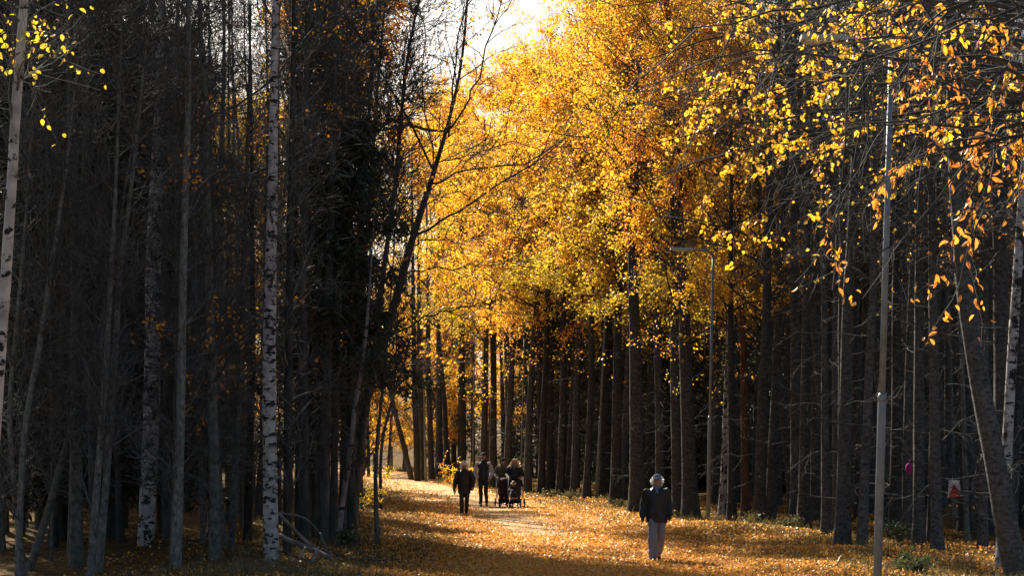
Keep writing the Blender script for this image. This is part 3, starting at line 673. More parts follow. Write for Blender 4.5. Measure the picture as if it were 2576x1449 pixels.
bare = [make_bare(400+i, 15+i%3, .075+.02*(i%3), nl=34, Ll=1.35, sec=5, tw=5, bark=('alder','darkbark','alder','darkbark','alder')[i], t0=.06) for i in range(5)]
bare_leaf = [make_bare(410+i, 13+i, .08, nl=36, Ll=1.4, sec=5, tw=4, bark='darkbark', leaf=('amber','gold')[i], nleaf=4, t0=.25) for i in range(2)]
sprhigh = [make_spruce(424, 9.8, .10, 1.9, 4.0, .42, 18), make_spruce(425, 18, .15, 1.35, 3.2)]
def rtree_bare(lab, x, Y, ln_, seed):
    me = make_bare(seed, 16, .10, nl=54, Ll=1.65, sec=7, tw=5, bark='darkbark', leaf='amber', nleaf=1, lean=(ln_,0), t0=.12+3*ln_, twr=.008)
    t_ = empty('alder_tree', (x,Y,float(hgt(x,Y)))); setp(t_, lab, 'tree', 'twiggy dark trees at the left path edge')
    for n,m_ in zip(('trunk','crown'), me): obj(n, m_, t_)
    taken.append((x,Y,.3))
sprlow = [make_spruce(422, 18, .18, 2.4, .3), make_spruce(423, 15, .17, 2.2, .3)]
spr = [make_spruce(420, 20, .2, 2.7), make_spruce(421, 17, .17, 2.2)]
leafy = [make_leafy(430+i, 16+i%3, .15+.02*(i%2), 6.4+.6*(i%3), 3.0, 26, 28, .072, ('gold','amber','gold','lime','gold')[i]) for i in range(5)]
poor = [make_leafy(440+i, 16, .15, 6.5, 2.2, 18, 6, .08, ('copper','lime','gold')[i], dead=34) for i in range(3)]
bald = [make_leafy(460+i, 16, .14, 6.5, 2.2, 22, 1, .08, 'copper', dead=14, sec=5, tw=5) for i in range(3)]
lowleaf = [make_leafy(450+i, 11+i, .11, 1.6, 2.8, 30, 22, .10, ('amber','gold','gold')[i], 'darkbark', dead=0) for i in range(3)]

# left stand
ob = lambda x,y: (335<px_of(x,y)<425 and y<43) or (530<px_of(x,y)<690 and y<37)
s = scatter(38, 34, 52, lambda y:-.275*y-.6, lambda y:interp(L_EDGE,y)-.25, .55, bad=ob)
fill('alder_tree','tree', bare, s, ZL, 'bare grey alder', 'bare alders of the left stand', tlean=.02)
s = scatter(42, 50, 70, lambda y:-.272*y-.6, lambda y:interp(L_EDGE,y)-1.6, .6)
fill('alder_tree','tree', bare+bare_leaf, s, ZL, 'bare dark alder', 'bare alders of the left stand', tlean=.02)
gap = lambda x,y: 500<px_of(x,y)<680
s = scatter(7, 78, 105, lambda y:-.165*y, lambda y:-.125*y, 1.6)
for (x,y) in s:
    tree('golden_tree', 'golden leafed tree glimpsed through the left stand between the two birches', 'tree', leafy[int(rgf.integers(5))], (x,y), rgf.uniform(0,6.28), 1.0, (0,0), 'golden trees behind the left stand')
s = scatter(22, 62, 100, lambda y:-.27*y-1, lambda y:interp(L_EDGE,y)-5.5, 1.6, bad=gap)
fill('spruce_tree','tree', spr, s, ZL, 'dark green spruce', 'spruces behind the left stand', .8, 1.1, .008)
s = scatter(8, 44, 58, lambda y:-.27*y-1, lambda y:-.20*y, 1.3)
fill('spruce_tree','tree', spr, s, ZL, 'dark green spruce', 'spruces behind the left stand', .8, 1.05, .008)
# the dense dark mass above the left verge
for k,(px,Y,ln_,lab) in enumerate(((752,44,.0,'leftmost of the twiggy dark trees between the white birch and the leaning tree'),(800,46,.01,'twiggy dark tree above the left end of the branch pile'),(838,43.5,.02,'twiggy dark tree above the right end of the branch pile'),(858,48,.03,'dark twiggy tree hidden behind the leaning pale birch'),(862,45.5,.05,'dark twiggy tree at the foot of the big leaning tree'),(872,47,.08,'dark twiggy tree under the big leaning tree'),(882,46,.105,'dark twiggy tree behind the first verge sapling'),(820,50,.02,'dark twiggy tree deep behind the branch pile'),(780,49,.015,'dark twiggy tree deep behind the broad dark alders'))):
    x = W(px,0,Y)[0]; r = rtree_bare(lab, x, Y, ln_, 600+k)
for (px,Y,s_,k,lab) in ((884,43.2,1.0,0,'dark spruce with low hanging boughs beside the big leaning tree at the path edge'),(796,46.0,.74,1,'dark spruce standing behind the branch pile')):
    x = W(px,0,Y)[0]; tree('spruce_tree', lab, 'tree', sprhigh[k], (x,Y), 1.0+k, s_); taken.append((x,Y,.5))
shade_tree = make_leafy(470, 22, .15, 14.5, 2.5, 24, 26, .085, 'amber', 'darkbark', dead=30)  # added trees, crowns set high so their shadow falls on the right verge
for k,(x,Y) in enumerate(((-5.9,67.3),(-5.1,63.3),(-7.0,70.8))):
    tree('linden_tree', ('middle one','nearest one','farthest one')[k]+' of three tall amber topped trees added at left to shade the right verge', 'tree', shade_tree, (x,Y), 2.0*k, 1.0); taken.append((x,Y,.4))
# right stand
bad = lambda x,y: (2366<px_of(x,y)<2416 and y<48)
s = scatter(105, 43, 80, lambda y:interp(R_EDGE,y)+.5, lambda y:.272*y+.8, .5, bad=bad)
R1 = [p for p in s if px_of(*p)<1850]; R2 = [p for p in s if px_of(*p)>=1850]
fill('linden_tree','tree', poor[:1]+leafy, R1, ZR, 'grey trunk', 'trunks of the right stand', .85, 1.15, .034, .012)
fill('linden_tree','tree', bald+bare[:1], R2, ZR, 'grey trunk', 'trunks of the right stand', .85, 1.15, .032, .012)
s = scatter(42, 78, 125, lambda y:interp(R_EDGE,y)+.3, lambda y:.27*y+.8, .9)
fill('linden_tree','tree', leafy+poor, s, ZR, 'trunk under golden leaves', 'trunks of the right stand', .85, 1.15, .018, .012, (70,95))
s = scatter(26, 76, 104, lambda y:interp(R_EDGE,y)+6, lambda y:.27*y+2, 1.3)
fill('spruce_tree','tree', sprlow, s, ZR, 'dark green spruce', 'spruces behind the right stand', .8, 1.1, .008)
s = scatter(22, 104, 128, lambda y:interp(R_EDGE,y)+3.5, lambda y:.25*y+2, 1.5)
fill('spruce_tree','tree', spr, s, ZR, 'dark green spruce', 'spruces behind the right stand', .8, 1.1, .008)
# tall golden crowns that close the sky gap
for k,(px,Y,sc_) in enumerate(((1104,108,1.34),(1165,100,1.14),(1228,94,1.12),(1058,118,1.42),(1285,88,1.12),(1190,120,1.05),(1020,135,1.25),(1385,80,1.2),(1215,150,1.5),(1290,146,1.45))):
    x = W(px,0,Y)[0]; tree('linden_tree', ('tall golden crowned tree under the left part of the sky gap','tall golden tree leaning into the middle of the sky gap','tall golden tree at the right rim of the sky gap','tall golden tree seen through the limbs of the big leaning tree','tall golden tree right of the sky gap, behind the stroller walkers','tall golden tree behind the others under the sky gap','tall farthest golden tree behind the big leaning tree','tall golden tree at the far right rim of the sky gap','distant golden tree filling the pale gap behind the tall man in the vest','distant golden tree filling the pale gap behind the stroller walkers')[k], 'tree', (leafy[(0,1,4,0,1,4,2,0)[k]] if k<8 else lowleaf[1+k%2]), (x,Y), 1.3*k, sc_, (0,-.05 if k in (1,2,4) else 0)); taken.append((x,Y,.4))
# beyond the bend
for k,(px,Y) in enumerate(((912,113),(948,117),(985,122),(1022,128),(1104,119))):
    x = W(px,0,Y)[0]; tree('golden_tree', 'low '+('orange tree glowing at the far left of the gap where the path bends','golden tree glowing behind the thin saplings at the bend','golden tree glowing in the middle of the gap at the bend','golden tree glowing behind the slanting trunk at the bend','golden tree glowing behind the pale railing')[k], 'tree', lowleaf[(1,2,1,2,1)[k]], (x,Y), 2.1*k, .85, (0,0), 'sunlit trees beyond the bend'); taken.append((x,Y,.6))
s = scatter(4, 128, 146, lambda y:-.105*y, lambda y:-.01*y, 2.2)
for i,(x,y) in enumerate(s):
    side = 'left' if px_of(x,y)<1000 else 'right'
    k = i%3
    tree('golden_tree', f"{['amber','golden','yellow'][k]} leafed tree glowing in the sun beyond the bend, on its {side} side, {'nearer row' if y<130 else 'farther row'}", 'tree', lowleaf[k], (x,y), rgf.uniform(0,6.28), rgf.uniform(.85,1.4), (0,0), 'sunlit trees beyond the bend')
s = scatter(12, 185, 230, lambda y:-.24*y, lambda y:.10*y, 3)
for (x,y) in s:
    tree('golden_tree', f"hazy distant {'tall' if x<-20 else 'leafy'} autumn tree closing the view past the bend", 'tree', lowleaf[int(rgf.integers(3))], (x,y), rgf.uniform(0,6.28), 1.5, (0,0), 'distant trees closing the view')
# ------------------------------------------------------------------ lamp posts
M['galv'] = simple('galvanised_steel', (.17,.20,.235), .55, .1, .22, 9, .5)
M['lampgrey'] = simple('lamp_housing', (.42,.43,.45), .4, .4, .1, 8)
M['lens'] = simple('lamp_lens', (.75,.76,.74), .2, 0, .03, 4, .5)
def lathe_pole(zr, sides=16):
    mb = MB(); P = np.array([(0,0,z) for z,_ in zr]); R = np.array([r for _,r in zr]); tubes(mb, P, R, sides, caps=True); return mb
def rbox(mb, c, s, bev=.15, m=0):
    """box with chamfered edges (octagonal section along x)"""
    x,y,z = np.array(s)/2; b = bev*min(y,z)*2
    sec = [(-y+b,-z),(y-b,-z),(y,-z+b),(y,z-b),(y-b,z),(-y+b,z),(-y,z-b),(-y,-z+b)]
    V = [(c[0]+sx*x, c[1]+a, c[2]+b_) for sx in (-1,1) for a,b_ in sec]; n=8
    Q = [(i,(i+1)%n,n+(i+1)%n,n+i) for i in range(n)]
    T = [(0,i+1,i) for i in range(1,n-1)]+[(n,n+i,n+i+1) for i in range(1,n-1)]
    mb.add(V, T, Q, m)
def lamp(label, px, Y, lean, rot=0.0, topz=7.5, joint=3.0, s=1.0):
    x = W(px,0,Y)[0]
    r = empty('lamp_post', (x,Y,float(hgt(x,Y))), rot, 1.0, (0,lean)); setp(r, label, 'lamp post', 'lamp posts along the right side of the path')
    obj('lower_pole', lathe_pole([(-.3,.056*s),(joint-.03,.054*s),(joint,.050*s)]).mesh('lower_pole', M['galv']), r)
    obj('upper_pole', lathe_pole([(joint-.02,.042*s),(joint+2,.040*s),(topz,.033*s)]).mesh('upper_pole', M['galv']), r)
    mb = MB(); tubes(mb, np.array([(-.0,0,joint-.06),(0,0,joint+.01),(0,0,joint+.05)]), np.array([.059,.059,.046])*s, 16, caps=True)
    obj('collar', mb.mesh('collar', M['galv']), r)
    mb = MB(); tubes(mb, np.array([(0,0,topz-.02),(-.05,0,topz+.10),(-.2,0,topz+.15),(-.55,0,topz+.17),(-.62,0,topz+.17)]), np.array([.036,.034,.03,.028,.028])*s, 10, caps=True)
    obj('arm', mb.mesh('arm', M['galv']), r)
    mb = MB(); rbox(mb, (-.88,0,topz+.18), (.62,.24,.075), .3); h = obj('lamp_head', mb.mesh('lamp_head', M['lampgrey'], False), r)
    mb = MB(); rbox(mb, (-.93,0,topz+.14), (.40,.18,.02), .2); obj('lens', mb.mesh('lens', M['lens'], False), h)
lamp('tall galvanised lamp post nearest the camera, in front of the right stand behind copper leaves', 2204, 25, .0262)
lamp('second nearest steel lamp post, just left of the dark barred birch', 1781, 53, .019)
lamp('third lamp post, leaning right, between the walkers and the man in the blue cap', 1500, 70.5, .05, topz=7.4)
lamp('grey lamp post with its flat head above the stroller walkers', 1311, 92, .021, topz=7.1)
lamp('faint lamp post behind the tall man in the dark vest', 1190, 99, .01, topz=6.1)
lamp('thin pale pole of the farthest lamp among the three close trunks at the bend', 1071, 100, -.02, topz=7.0)

# ------------------------------------------------------------------ marker flag, magenta marker, railing
M['white'] = simple('white_cloth', (.82,.81,.82), .8, 0, .05, 20, .3, 0, 0, .45)
M['orange'] = simple('orange_cloth', (.80,.10,.03), .8, 0, .08, 20, .3, 0, 0, .45)
M['magenta'] = simple('magenta_cloth', (.42,.012,.20), .7, 0, .25, 14)
M['steel'] = simple('thin_steel', (.2,.2,.21), .4, .8, .1, 10)
M['whitepaint'] = simple('weathered_white_paint', (.66,.64,.62), .6, 0, .12, 9)
Y = 44.0; x = W(2397,0,Y)[0]; g = float(hgt(x,Y)); zt, zb = W(0,1209,Y)[2]-g, W(0,1252,Y)[2]-g
fl = empty('marker_flag', (x,Y,g), math.radians(12)); setp(fl, 'small orange and white three sided marker flag hanging among the right trunks', 'flag')
s_ = .165; tri = [(-s_,-s_*.55),(s_*1.05,-s_*.45),(.02,s_*1.15)]
for i in range(3):
    a, b_ = np.array(tri[i]), np.array(tri[(i+1)%3]); n_ = np.array([b_[1]-a[1], a[0]-b_[0]]); n_ = n_/np.linalg.norm(n_)*.003
    ta, tb = a*.80, b_*.80
    zc = lambda t: zb+(zt-zb)*t
    A0,B0 = (*a,zb),(*b_,zb); A1,B1 = (*ta,zt),(*tb,zt)
    # lower orange triangle and upper white part of each cloth side
    mb = MB(); mid = (np.array(A1)*.5+np.array(B1)*.5)*.45+(np.array(A0)*.5+np.array(B0)*.5)*.55
    mid = np.array([*( (a+b_)/2*.88 ), zb+(zt-zb)*.80])
    off = np.array([n_[0],n_[1],0])
    pts = [np.array(A0),np.array(B0),np.array(B1),np.array(A1),mid]
    V = np.array([p+off for p in pts]+[p-off for p in pts])
    mb.add(V, [(0,1,4),(5,9,6),(1,2,4),(0,4,3),(2,3,4),(6,9,7),(5,8,9),(7,9,8)], [(0,5,6,1),(1,6,7,2),(2,7,8,3),(3,8,5,0)])
    me = mb.mesh('cloth_panel', [M['orange'],M['white']], False)
    me.polygons.foreach_set('material_index', np.array([0,0,1,1,1,1,1,1,0,1,1,1],dtype=np.int32)); obj('cloth_panel', me, fl)
mb = MB(); tubes(mb, np.array([(.0,0,-.1),(0,0,zb-.03),(0,.01,zt+.06)]), np.array([.012,.012,.010]), 8, caps=True); obj('stake', mb.mesh('stake', M['steel']), fl)

Y = 43.0; c = W(2286,1182,Y)
mb = MB(); rgm = np.random.default_rng(5)
prof = [(.0,.004),(.02,.05),(.06,.085),(.12,.10),(.18,.085),(.24,.05),(.28,.016),(.30,.004)]
P = np.array([(0.004*math.sin(9*z),0,.15-z) for z,_ in prof]); R = .8*np.array([r for _,r in prof]); tubes(mb, P, R, 14, 0, rgm, .07, caps=True)
mk = setp(obj('hanging_marker', mb.mesh('hanging_marker', M['magenta']), None, c), 'small bright magenta cloth bundle hanging half behind a grey trunk', 'marker')
mb = MB(); tubes(mb, np.array([(0,0,.14),(.03,.0,.22),(.12,.02,.25),(.22,.03,.24)]), np.array([.006]*4), 6, caps=True); obj('cord', mb.mesh('cord', M['magenta']), mk)

Y = 112; x0,x1 = W(1088,0,Y)[0], W(1121,0,Y)[0]; zt_ = W(0,1139,Y)[2]
rl = empty('railing', ((x0+x1)/2,Y,0)); setp(rl, 'short pale railing with a white top bar beyond the three close trunks', 'railing'); hw_ = (x1-x0)/2
mb = MB(); rbox(mb, (0,0,zt_-.03), (2*hw_+.1,.07,.07), .2); obj('top_rail', mb.mesh('top_rail', M['whitepaint'], False), rl)
for u in (-hw_, hw_):
    mb = MB(); tubes(mb, np.array([(u,0,-.1),(u,0,zt_-.07)]), np.array([.03,.03]), 8, caps=True); obj('post', mb.mesh('post', M['whitepaint']), rl)
mb = MB()
for u in np.linspace(-hw_+.1,hw_-.1,7): tubes(mb, np.array([(u,0,.15),(u,0,zt_-.07)]), np.array([.012,.012]), 6, caps=True)
obj('bars', mb.mesh('bars', M['whitepaint']), rl)

# ------------------------------------------------------------------ fallen branches by the white birch
def stick(label, pts, Y0, Y1, seed, bark='palewood', side=2):
    rg = np.random.default_rng(seed); n=len(pts); ys = np.linspace(Y0,Y1,n)
    P = np.array([W(p[0],p[1],y) for p,y in zip(pts,ys)]); R = np.array([p[2]/2/FOC*y for p,y in zip(pts,ys)])
    for q in P: q[2] = max(q[2], float(hgt(q[0],q[1]))+.02)
    root = P[0].copy(); t = np.linspace(0,1,n); tt = np.linspace(0,1,14)
    Lp = np.stack([np.interp(tt,t,(P-root)[:,i]) for i in range(3)],-1); Lp[1:-1]+=.008*rg.normal(size=(12,3)); Rr = np.interp(tt,t,R)
    mb = MB(); tubes(mb, Lp, Rr, 8, 0, rg, .07, caps=True)
    if side:
        s1,_,_,_ = grow(Lp[None], side, .35, .9, .35, .8, rg, .1, 5, .15); tubes(mb, s1, taper(len(s1),5,.008,.003), 4, 0)
    setp(obj('fallen_branch', mb.mesh('fallen_branch', M[bark]), None, root), label, 'branch', 'pile of fallen branches beside the white birch')
stick('long reddish brown branch slanting down right from the white birch trunk', [(702,1292,9),(735,1330,10),(775,1368,10),(815,1398,10),(838,1408,9)], 38.5, 39.5, 501)
stick('pale grey log lying lowest in the pile, running down right from the birch foot', [(704,1347,10),(745,1368,12),(790,1386,13),(832,1406,13)], 39, 38.2, 502, side=0)
stick('thin branch arching from the birch over the top of the pile', [(708,1291,6),(750,1300,7),(777,1310,6),(795,1330,5),(803,1342,5)], 39.5, 40, 503)
stick('steep pale stick leaning on the right side of the pile', [(805,1342,6),(815,1370,7),(828,1398,8),(836,1412,8)], 39, 38.6, 504, side=0)
stick('short upright stick with a broken light end in the middle of the pile', [(800,1378,6),(793,1400,8),(782,1425,9)], 37.5, 37, 505, side=0)
stick('thin bent stick at the left of the pile, leaning right', [(768,1378,6),(760,1395,6),(748,1416,6),(741,1428,5)], 37.8, 37, 506, side=1)
stick('dark thin twig curving along the ground in front of the pile', [(792,1392,4),(780,1412,5),(760,1430,4),(735,1437,3)], 37.2, 36.2, 507, side=1)
stick('straw pale twig standing at the right end of the pile', [(846,1404,4),(838,1418,4),(830,1430,4)], 37.5, 36.8, 508, side=0)
stick('long dark branch lying flat on the leaves right of the pile', [(880,1408,6),(930,1410,6),(990,1414,5),(1030,1418,3)], 38.4, 37.6, 509, bark='darkbark', side=3)
stick('broken pale ended branch hanging left from the alder clump', [(450,1185,7),(480,1196,8),(512,1215,9),(540,1250,9)], 39.5, 39.5, 510, bark='alder', side=2)
stick('dark dead branch slanting between the old birch and the alder clump', [(505,1362,9),(530,1335,8),(560,1305,6),(575,1290,4)], 42, 43, 511, bark='darkbark', side=2)
stick('rotten dark log propped in the undergrowth left of the alder clump', [(470,1392,10),(500,1376,11),(520,1364,9)], 41, 41.5, 512, bark='darkbark', side=1)

# ------------------------------------------------------------------ low plants that stand alone
def shrub(name, label, px, Y, h, wdt, leaf, n, seed, size=.06, cat='shrub', group=None, stems=10):
    rg = np.random.default_rng(seed); x = W(px,0,Y)[0]; g = float(hgt(x,Y))
    st = np.zeros((stems,6,3)); a = rg.uniform(0,6.28,stems); l = rg.uniform(.6,1,stems)
    t = np.linspace(0,1,6)
    st[:,:,0] = np.cos(a)[:,None]*wdt*t**1.4*l[:,None]; st[:,:,1] = np.sin(a)[:,None]*wdt*t**1.4*l[:,None]; st[:,:,2] = h*t*l[:,None]
    mb = MB(); tubes(mb, st, taper(stems,6,.007,.003), 4); s1,_,_,_ = grow(st, 5, .25, 1, h*.35, .8, rg, .1, 4, .2); tubes(mb, s1, taper(len(s1),4,.004,.002), 3)
    r = empty(name, (x,Y,g)); setp(r, label, cat, group); obj('stem', mb.mesh('stem', M['twig']), r)
    mb = MB(); leaves(mb, along(s1, n, rg, .1, 1.1, .05), size, rg, 0, hang=.2); obj('foliage', mb.mesh('foliage', M[leaf]), r)
shrub('shrub', 'small yellow leafed bush on the verge left of the woman in the white hat', 1144, 78, 1.3, .8, 'gold', 14, 601, .07)
shrub('shrub', 'low yellow green bush on the left verge behind the thin saplings', 905, 58, .9, .8, 'lime', 12, 602)
shrub('shrub', 'low bush at the far left edge of the path where it bends', 960, 98, .9, .9, 'lime', 10, 603)
shrub('fern', 'green fern growing at the foot of the trunks right of the nearest lamp post', 2288, 34.4, .32, .4, 'fern', 8, 604, .06, 'fern')
shrub('fern', 'tuft of dark green leaves at the foot of the trunk beside the nearest lamp post', 2262, 41, .45, .25, 'fern', 8, 605, .05, 'fern')
shrub('fern', 'small green tuft at the foot of the leaning pale birch', 866, 41.5, .4, .2, 'fern', 10, 606, .06, 'fern')
for k,(px,Y,lab) in enumerate(((1378,74,'left of the leaning third lamp post'),(1440,70,'beside the leaning third lamp post'),(1560,66,'just left of the man in the blue cap'),(1975,50,'under the three slanting trunks'),(1880,52,'under the reddish pine'),(1675,55,'just right of the man in the blue cap'))):
    shrub('weed_clump', 'low weeds on the right verge '+lab, px, Y, .34, .45, 'grass', 6, 610+k, .06, 'weeds', 'weeds on the right verge')
# ------------------------------------------------------------------ people
def loft_piece(mb, rings, sides=18):
    P = np.array([r[:3] for r in rings], float); a = np.linspace(0,2*np.pi,sides,endpoint=False)
    V = np.concatenate([np.stack([r[0]+r[3]*np.cos(a), r[1]+r[4]*np.sin(a), np.full(sides,r[2])],-1) for r in rings]); n=len(rings)
    Q = [(k*sides+i,k*sides+(i+1)%sides,(k+1)*sides+(i+1)%sides,(k+1)*sides+i) for k in range(n-1) for i in range(sides)]
    V = np.concatenate([V,[P[0]],[P[-1]]]); c0=n*sides; c1=c0+1
    T = [(c0,(i+1)%sides,i) for i in range(sides)]+[(c1,(n-1)*sides+i,(n-1)*sides+(i+1)%sides) for i in range(sides)]
    mb.add(V,T,Q)
def limb_piece(mb, pts, radii, sides=12, n=14):
    pts = np.array(pts,float); seg = np.concatenate([[0],np.cumsum(np.linalg.norm(np.diff(pts,axis=0),axis=1))]); tt = np.linspace(0,seg[-1],n)
    P = np.stack([np.interp(tt,seg,pts[:,i]) for i in range(3)],-1); R = np.interp(tt,seg,radii)
    P[1:-1] = .25*P[:-2]+.5*P[1:-1]+.25*P[2:]
    d0,d1 = nrm(P[0]-P[1]), nrm(P[-1]-P[-2])
    P = np.concatenate([[P[0]+d0*R[0]*.8],[P[0]+d0*R[0]*.5],P,[P[-1]+d1*R[-1]*.5],[P[-1]+d1*R[-1]*.8]]); R = np.concatenate([[R[0]*.4],[R[0]*.8],R,[R[-1]*.8],[R[-1]*.4]])
    tubes(mb, P, R, sides, caps=True)
def ball(mb, c, r, sides=16):
    r = np.array(r if np.ndim(r) else (r,r,r)); t = np.linspace(-1,1,11)*.995
    loft_piece(mb, [(c[0],c[1],c[2]+r[2]*k,r[0]*math.sqrt(1-k*k),r[1]*math.sqrt(1-k*k)) for k in np.sin(t*math.pi/2)], sides)
def fuse(mb, name, mats, voxel=.012, sm=3, disp=0.0):
    """union of closed pieces into one continuous skin"""
    me = mb.mesh(name, mats); o = bpy.data.objects.new('fuse_tmp', me); C.objects.link(o)
    md = o.modifiers.new('r','REMESH'); md.mode='VOXEL'; md.voxel_size=voxel
    if sm: s = o.modifiers.new('s','SMOOTH'); s.factor=.5; s.iterations=sm
    dg = bpy.context.evaluated_depsgraph_get(); dg.update()
    new = bpy.data.meshes.new_from_object(o.evaluated_get(dg)); new.name = name
    if disp:
        from mathutils import noise
        co_ = np.zeros(len(new.vertices)*3); new.vertices.foreach_get('co', co_); no_ = np.zeros_like(co_); new.vertices.foreach_get('normal', no_)
        co_ = co_.reshape(-1,3); no_ = no_.reshape(-1,3)
        d_ = np.array([noise.noise(Vector((p[0]*9,p[1]*9,p[2]*5.5)))+.5*noise.noise(Vector((p[0]*22,p[1]*22,p[2]*14))) for p in co_])
        new.vertices.foreach_set('co', (co_+no_*(disp*d_)[:,None]).ravel())
    bpy.data.objects.remove(o); new.polygons.foreach_set('use_smooth',[True]*len(new.polygons))
    new.materials.clear()
    for m in (mats if isinstance(mats,(list,tuple)) else [mats]): new.materials.append(m)
    return new
def fingers(mb, wrist, d, out, rad=.0085, curl=.25):
    """palm, four bent fingers and a thumb; d = hand direction, out = side on which the thumb is"""
    d = nrm(np.array(d,float)); out = nrm(np.array(out,float)-d*np.dot(out,d)); n_ = np.cross(d,out)
    w_ = np.array(wrist,float); pc = w_+d*.045
    limb_piece(mb, [w_-d*.02, w_+d*.03, w_+d*.075], [.026,.033,.03], 10, 6)
    for k,(o_,l) in enumerate(((.026,.07),(.009,.08),(-.009,.075),(-.026,.058))):
        b_ = w_+d*.075+out*o_; c1 = b_+d*l*.45+n_*curl*l*.2; c2 = b_+d*l*.85+n_*curl*l*.9
        limb_piece(mb, [b_,c1,c2],[rad*1.15,rad,rad*.8],8,6)
    t0 = w_+d*.025+out*.028; limb_piece(mb, [t0, t0+out*.022+d*.025, t0+out*.024+d*.06],[rad*1.4,rad*1.2,rad*.9],8,6)

skin_m = simple('skin', (.36,.19,.13), .55, 0, .08, 30, .3)
M['eye'] = simple('dark_eye', (.02,.018,.016), .3); M['lip'] = simple('lip', (.28,.10,.08), .5)
def cloth(name, c, n=.2, sh=.35, tr=0): return simple(name, c, .9, 0, n, 26, .12, .25, sh*.4, tr)
M['black'] = simple('black_cloth', (.007,.007,.010), .5, 0, .2, 26, .45, .3, .05); M['navy'] = simple('dark_navy_cloth', (.010,.012,.024), .55, 0, .2, 26, .45, .3, .05); M['greyblue'] = cloth('grey_trouser_cloth', (.19,.18,.20))
M['lilac'] = cloth('pale_lilac_cloth', (.50,.46,.54)); M['olive'] = cloth('olive_cloth', (.085,.08,.05)); M['bluecap'] = cloth('blue_grey_cap', (.10,.17,.24))
M['scarfblue'] = cloth('light_blue_scarf', (.13,.18,.25)); M['scarfgrey'] = cloth('grey_scarf', (.17,.15,.16)); M['whitewool'] = cloth('white_wool', (.80,.76,.68), .1, .6, .35)
M['leather'] = simple('brown_leather', (.07,.035,.025), .5, 0, .2, 20, .4); M['blackshoe'] = simple('black_leather', (.015,.014,.014), .45, 0, .2, 20, .4)
M['hairwhite'] = simple('white_hair', (.80,.77,.70), .6, 0, .15, 60, .3, 0, .5, .4); M['hairblond'] = simple('light_brown_hair', (.60,.38,.19), .5, 0, .25, 60, .4, 0, .4, .25); M['hairdark'] = simple('dark_hair', (.03,.022,.018), .5, 0, .2, 60, .4)
M['beige'] = cloth('beige_wool', (.40,.31,.24)); M['cuff'] = cloth('pale_cuff', (.42,.38,.38)); M['wine'] = cloth('dark_wine_cloth', (.035,.014,.018)); M['charcoal'] = cloth('charcoal_cloth', (.03,.03,.036))
M['rubber'] = simple('black_rubber', (.015,.015,.016), .8); M['alu'] = simple('aluminium', (.55,.56,.58), .3, .9, .08, 12)

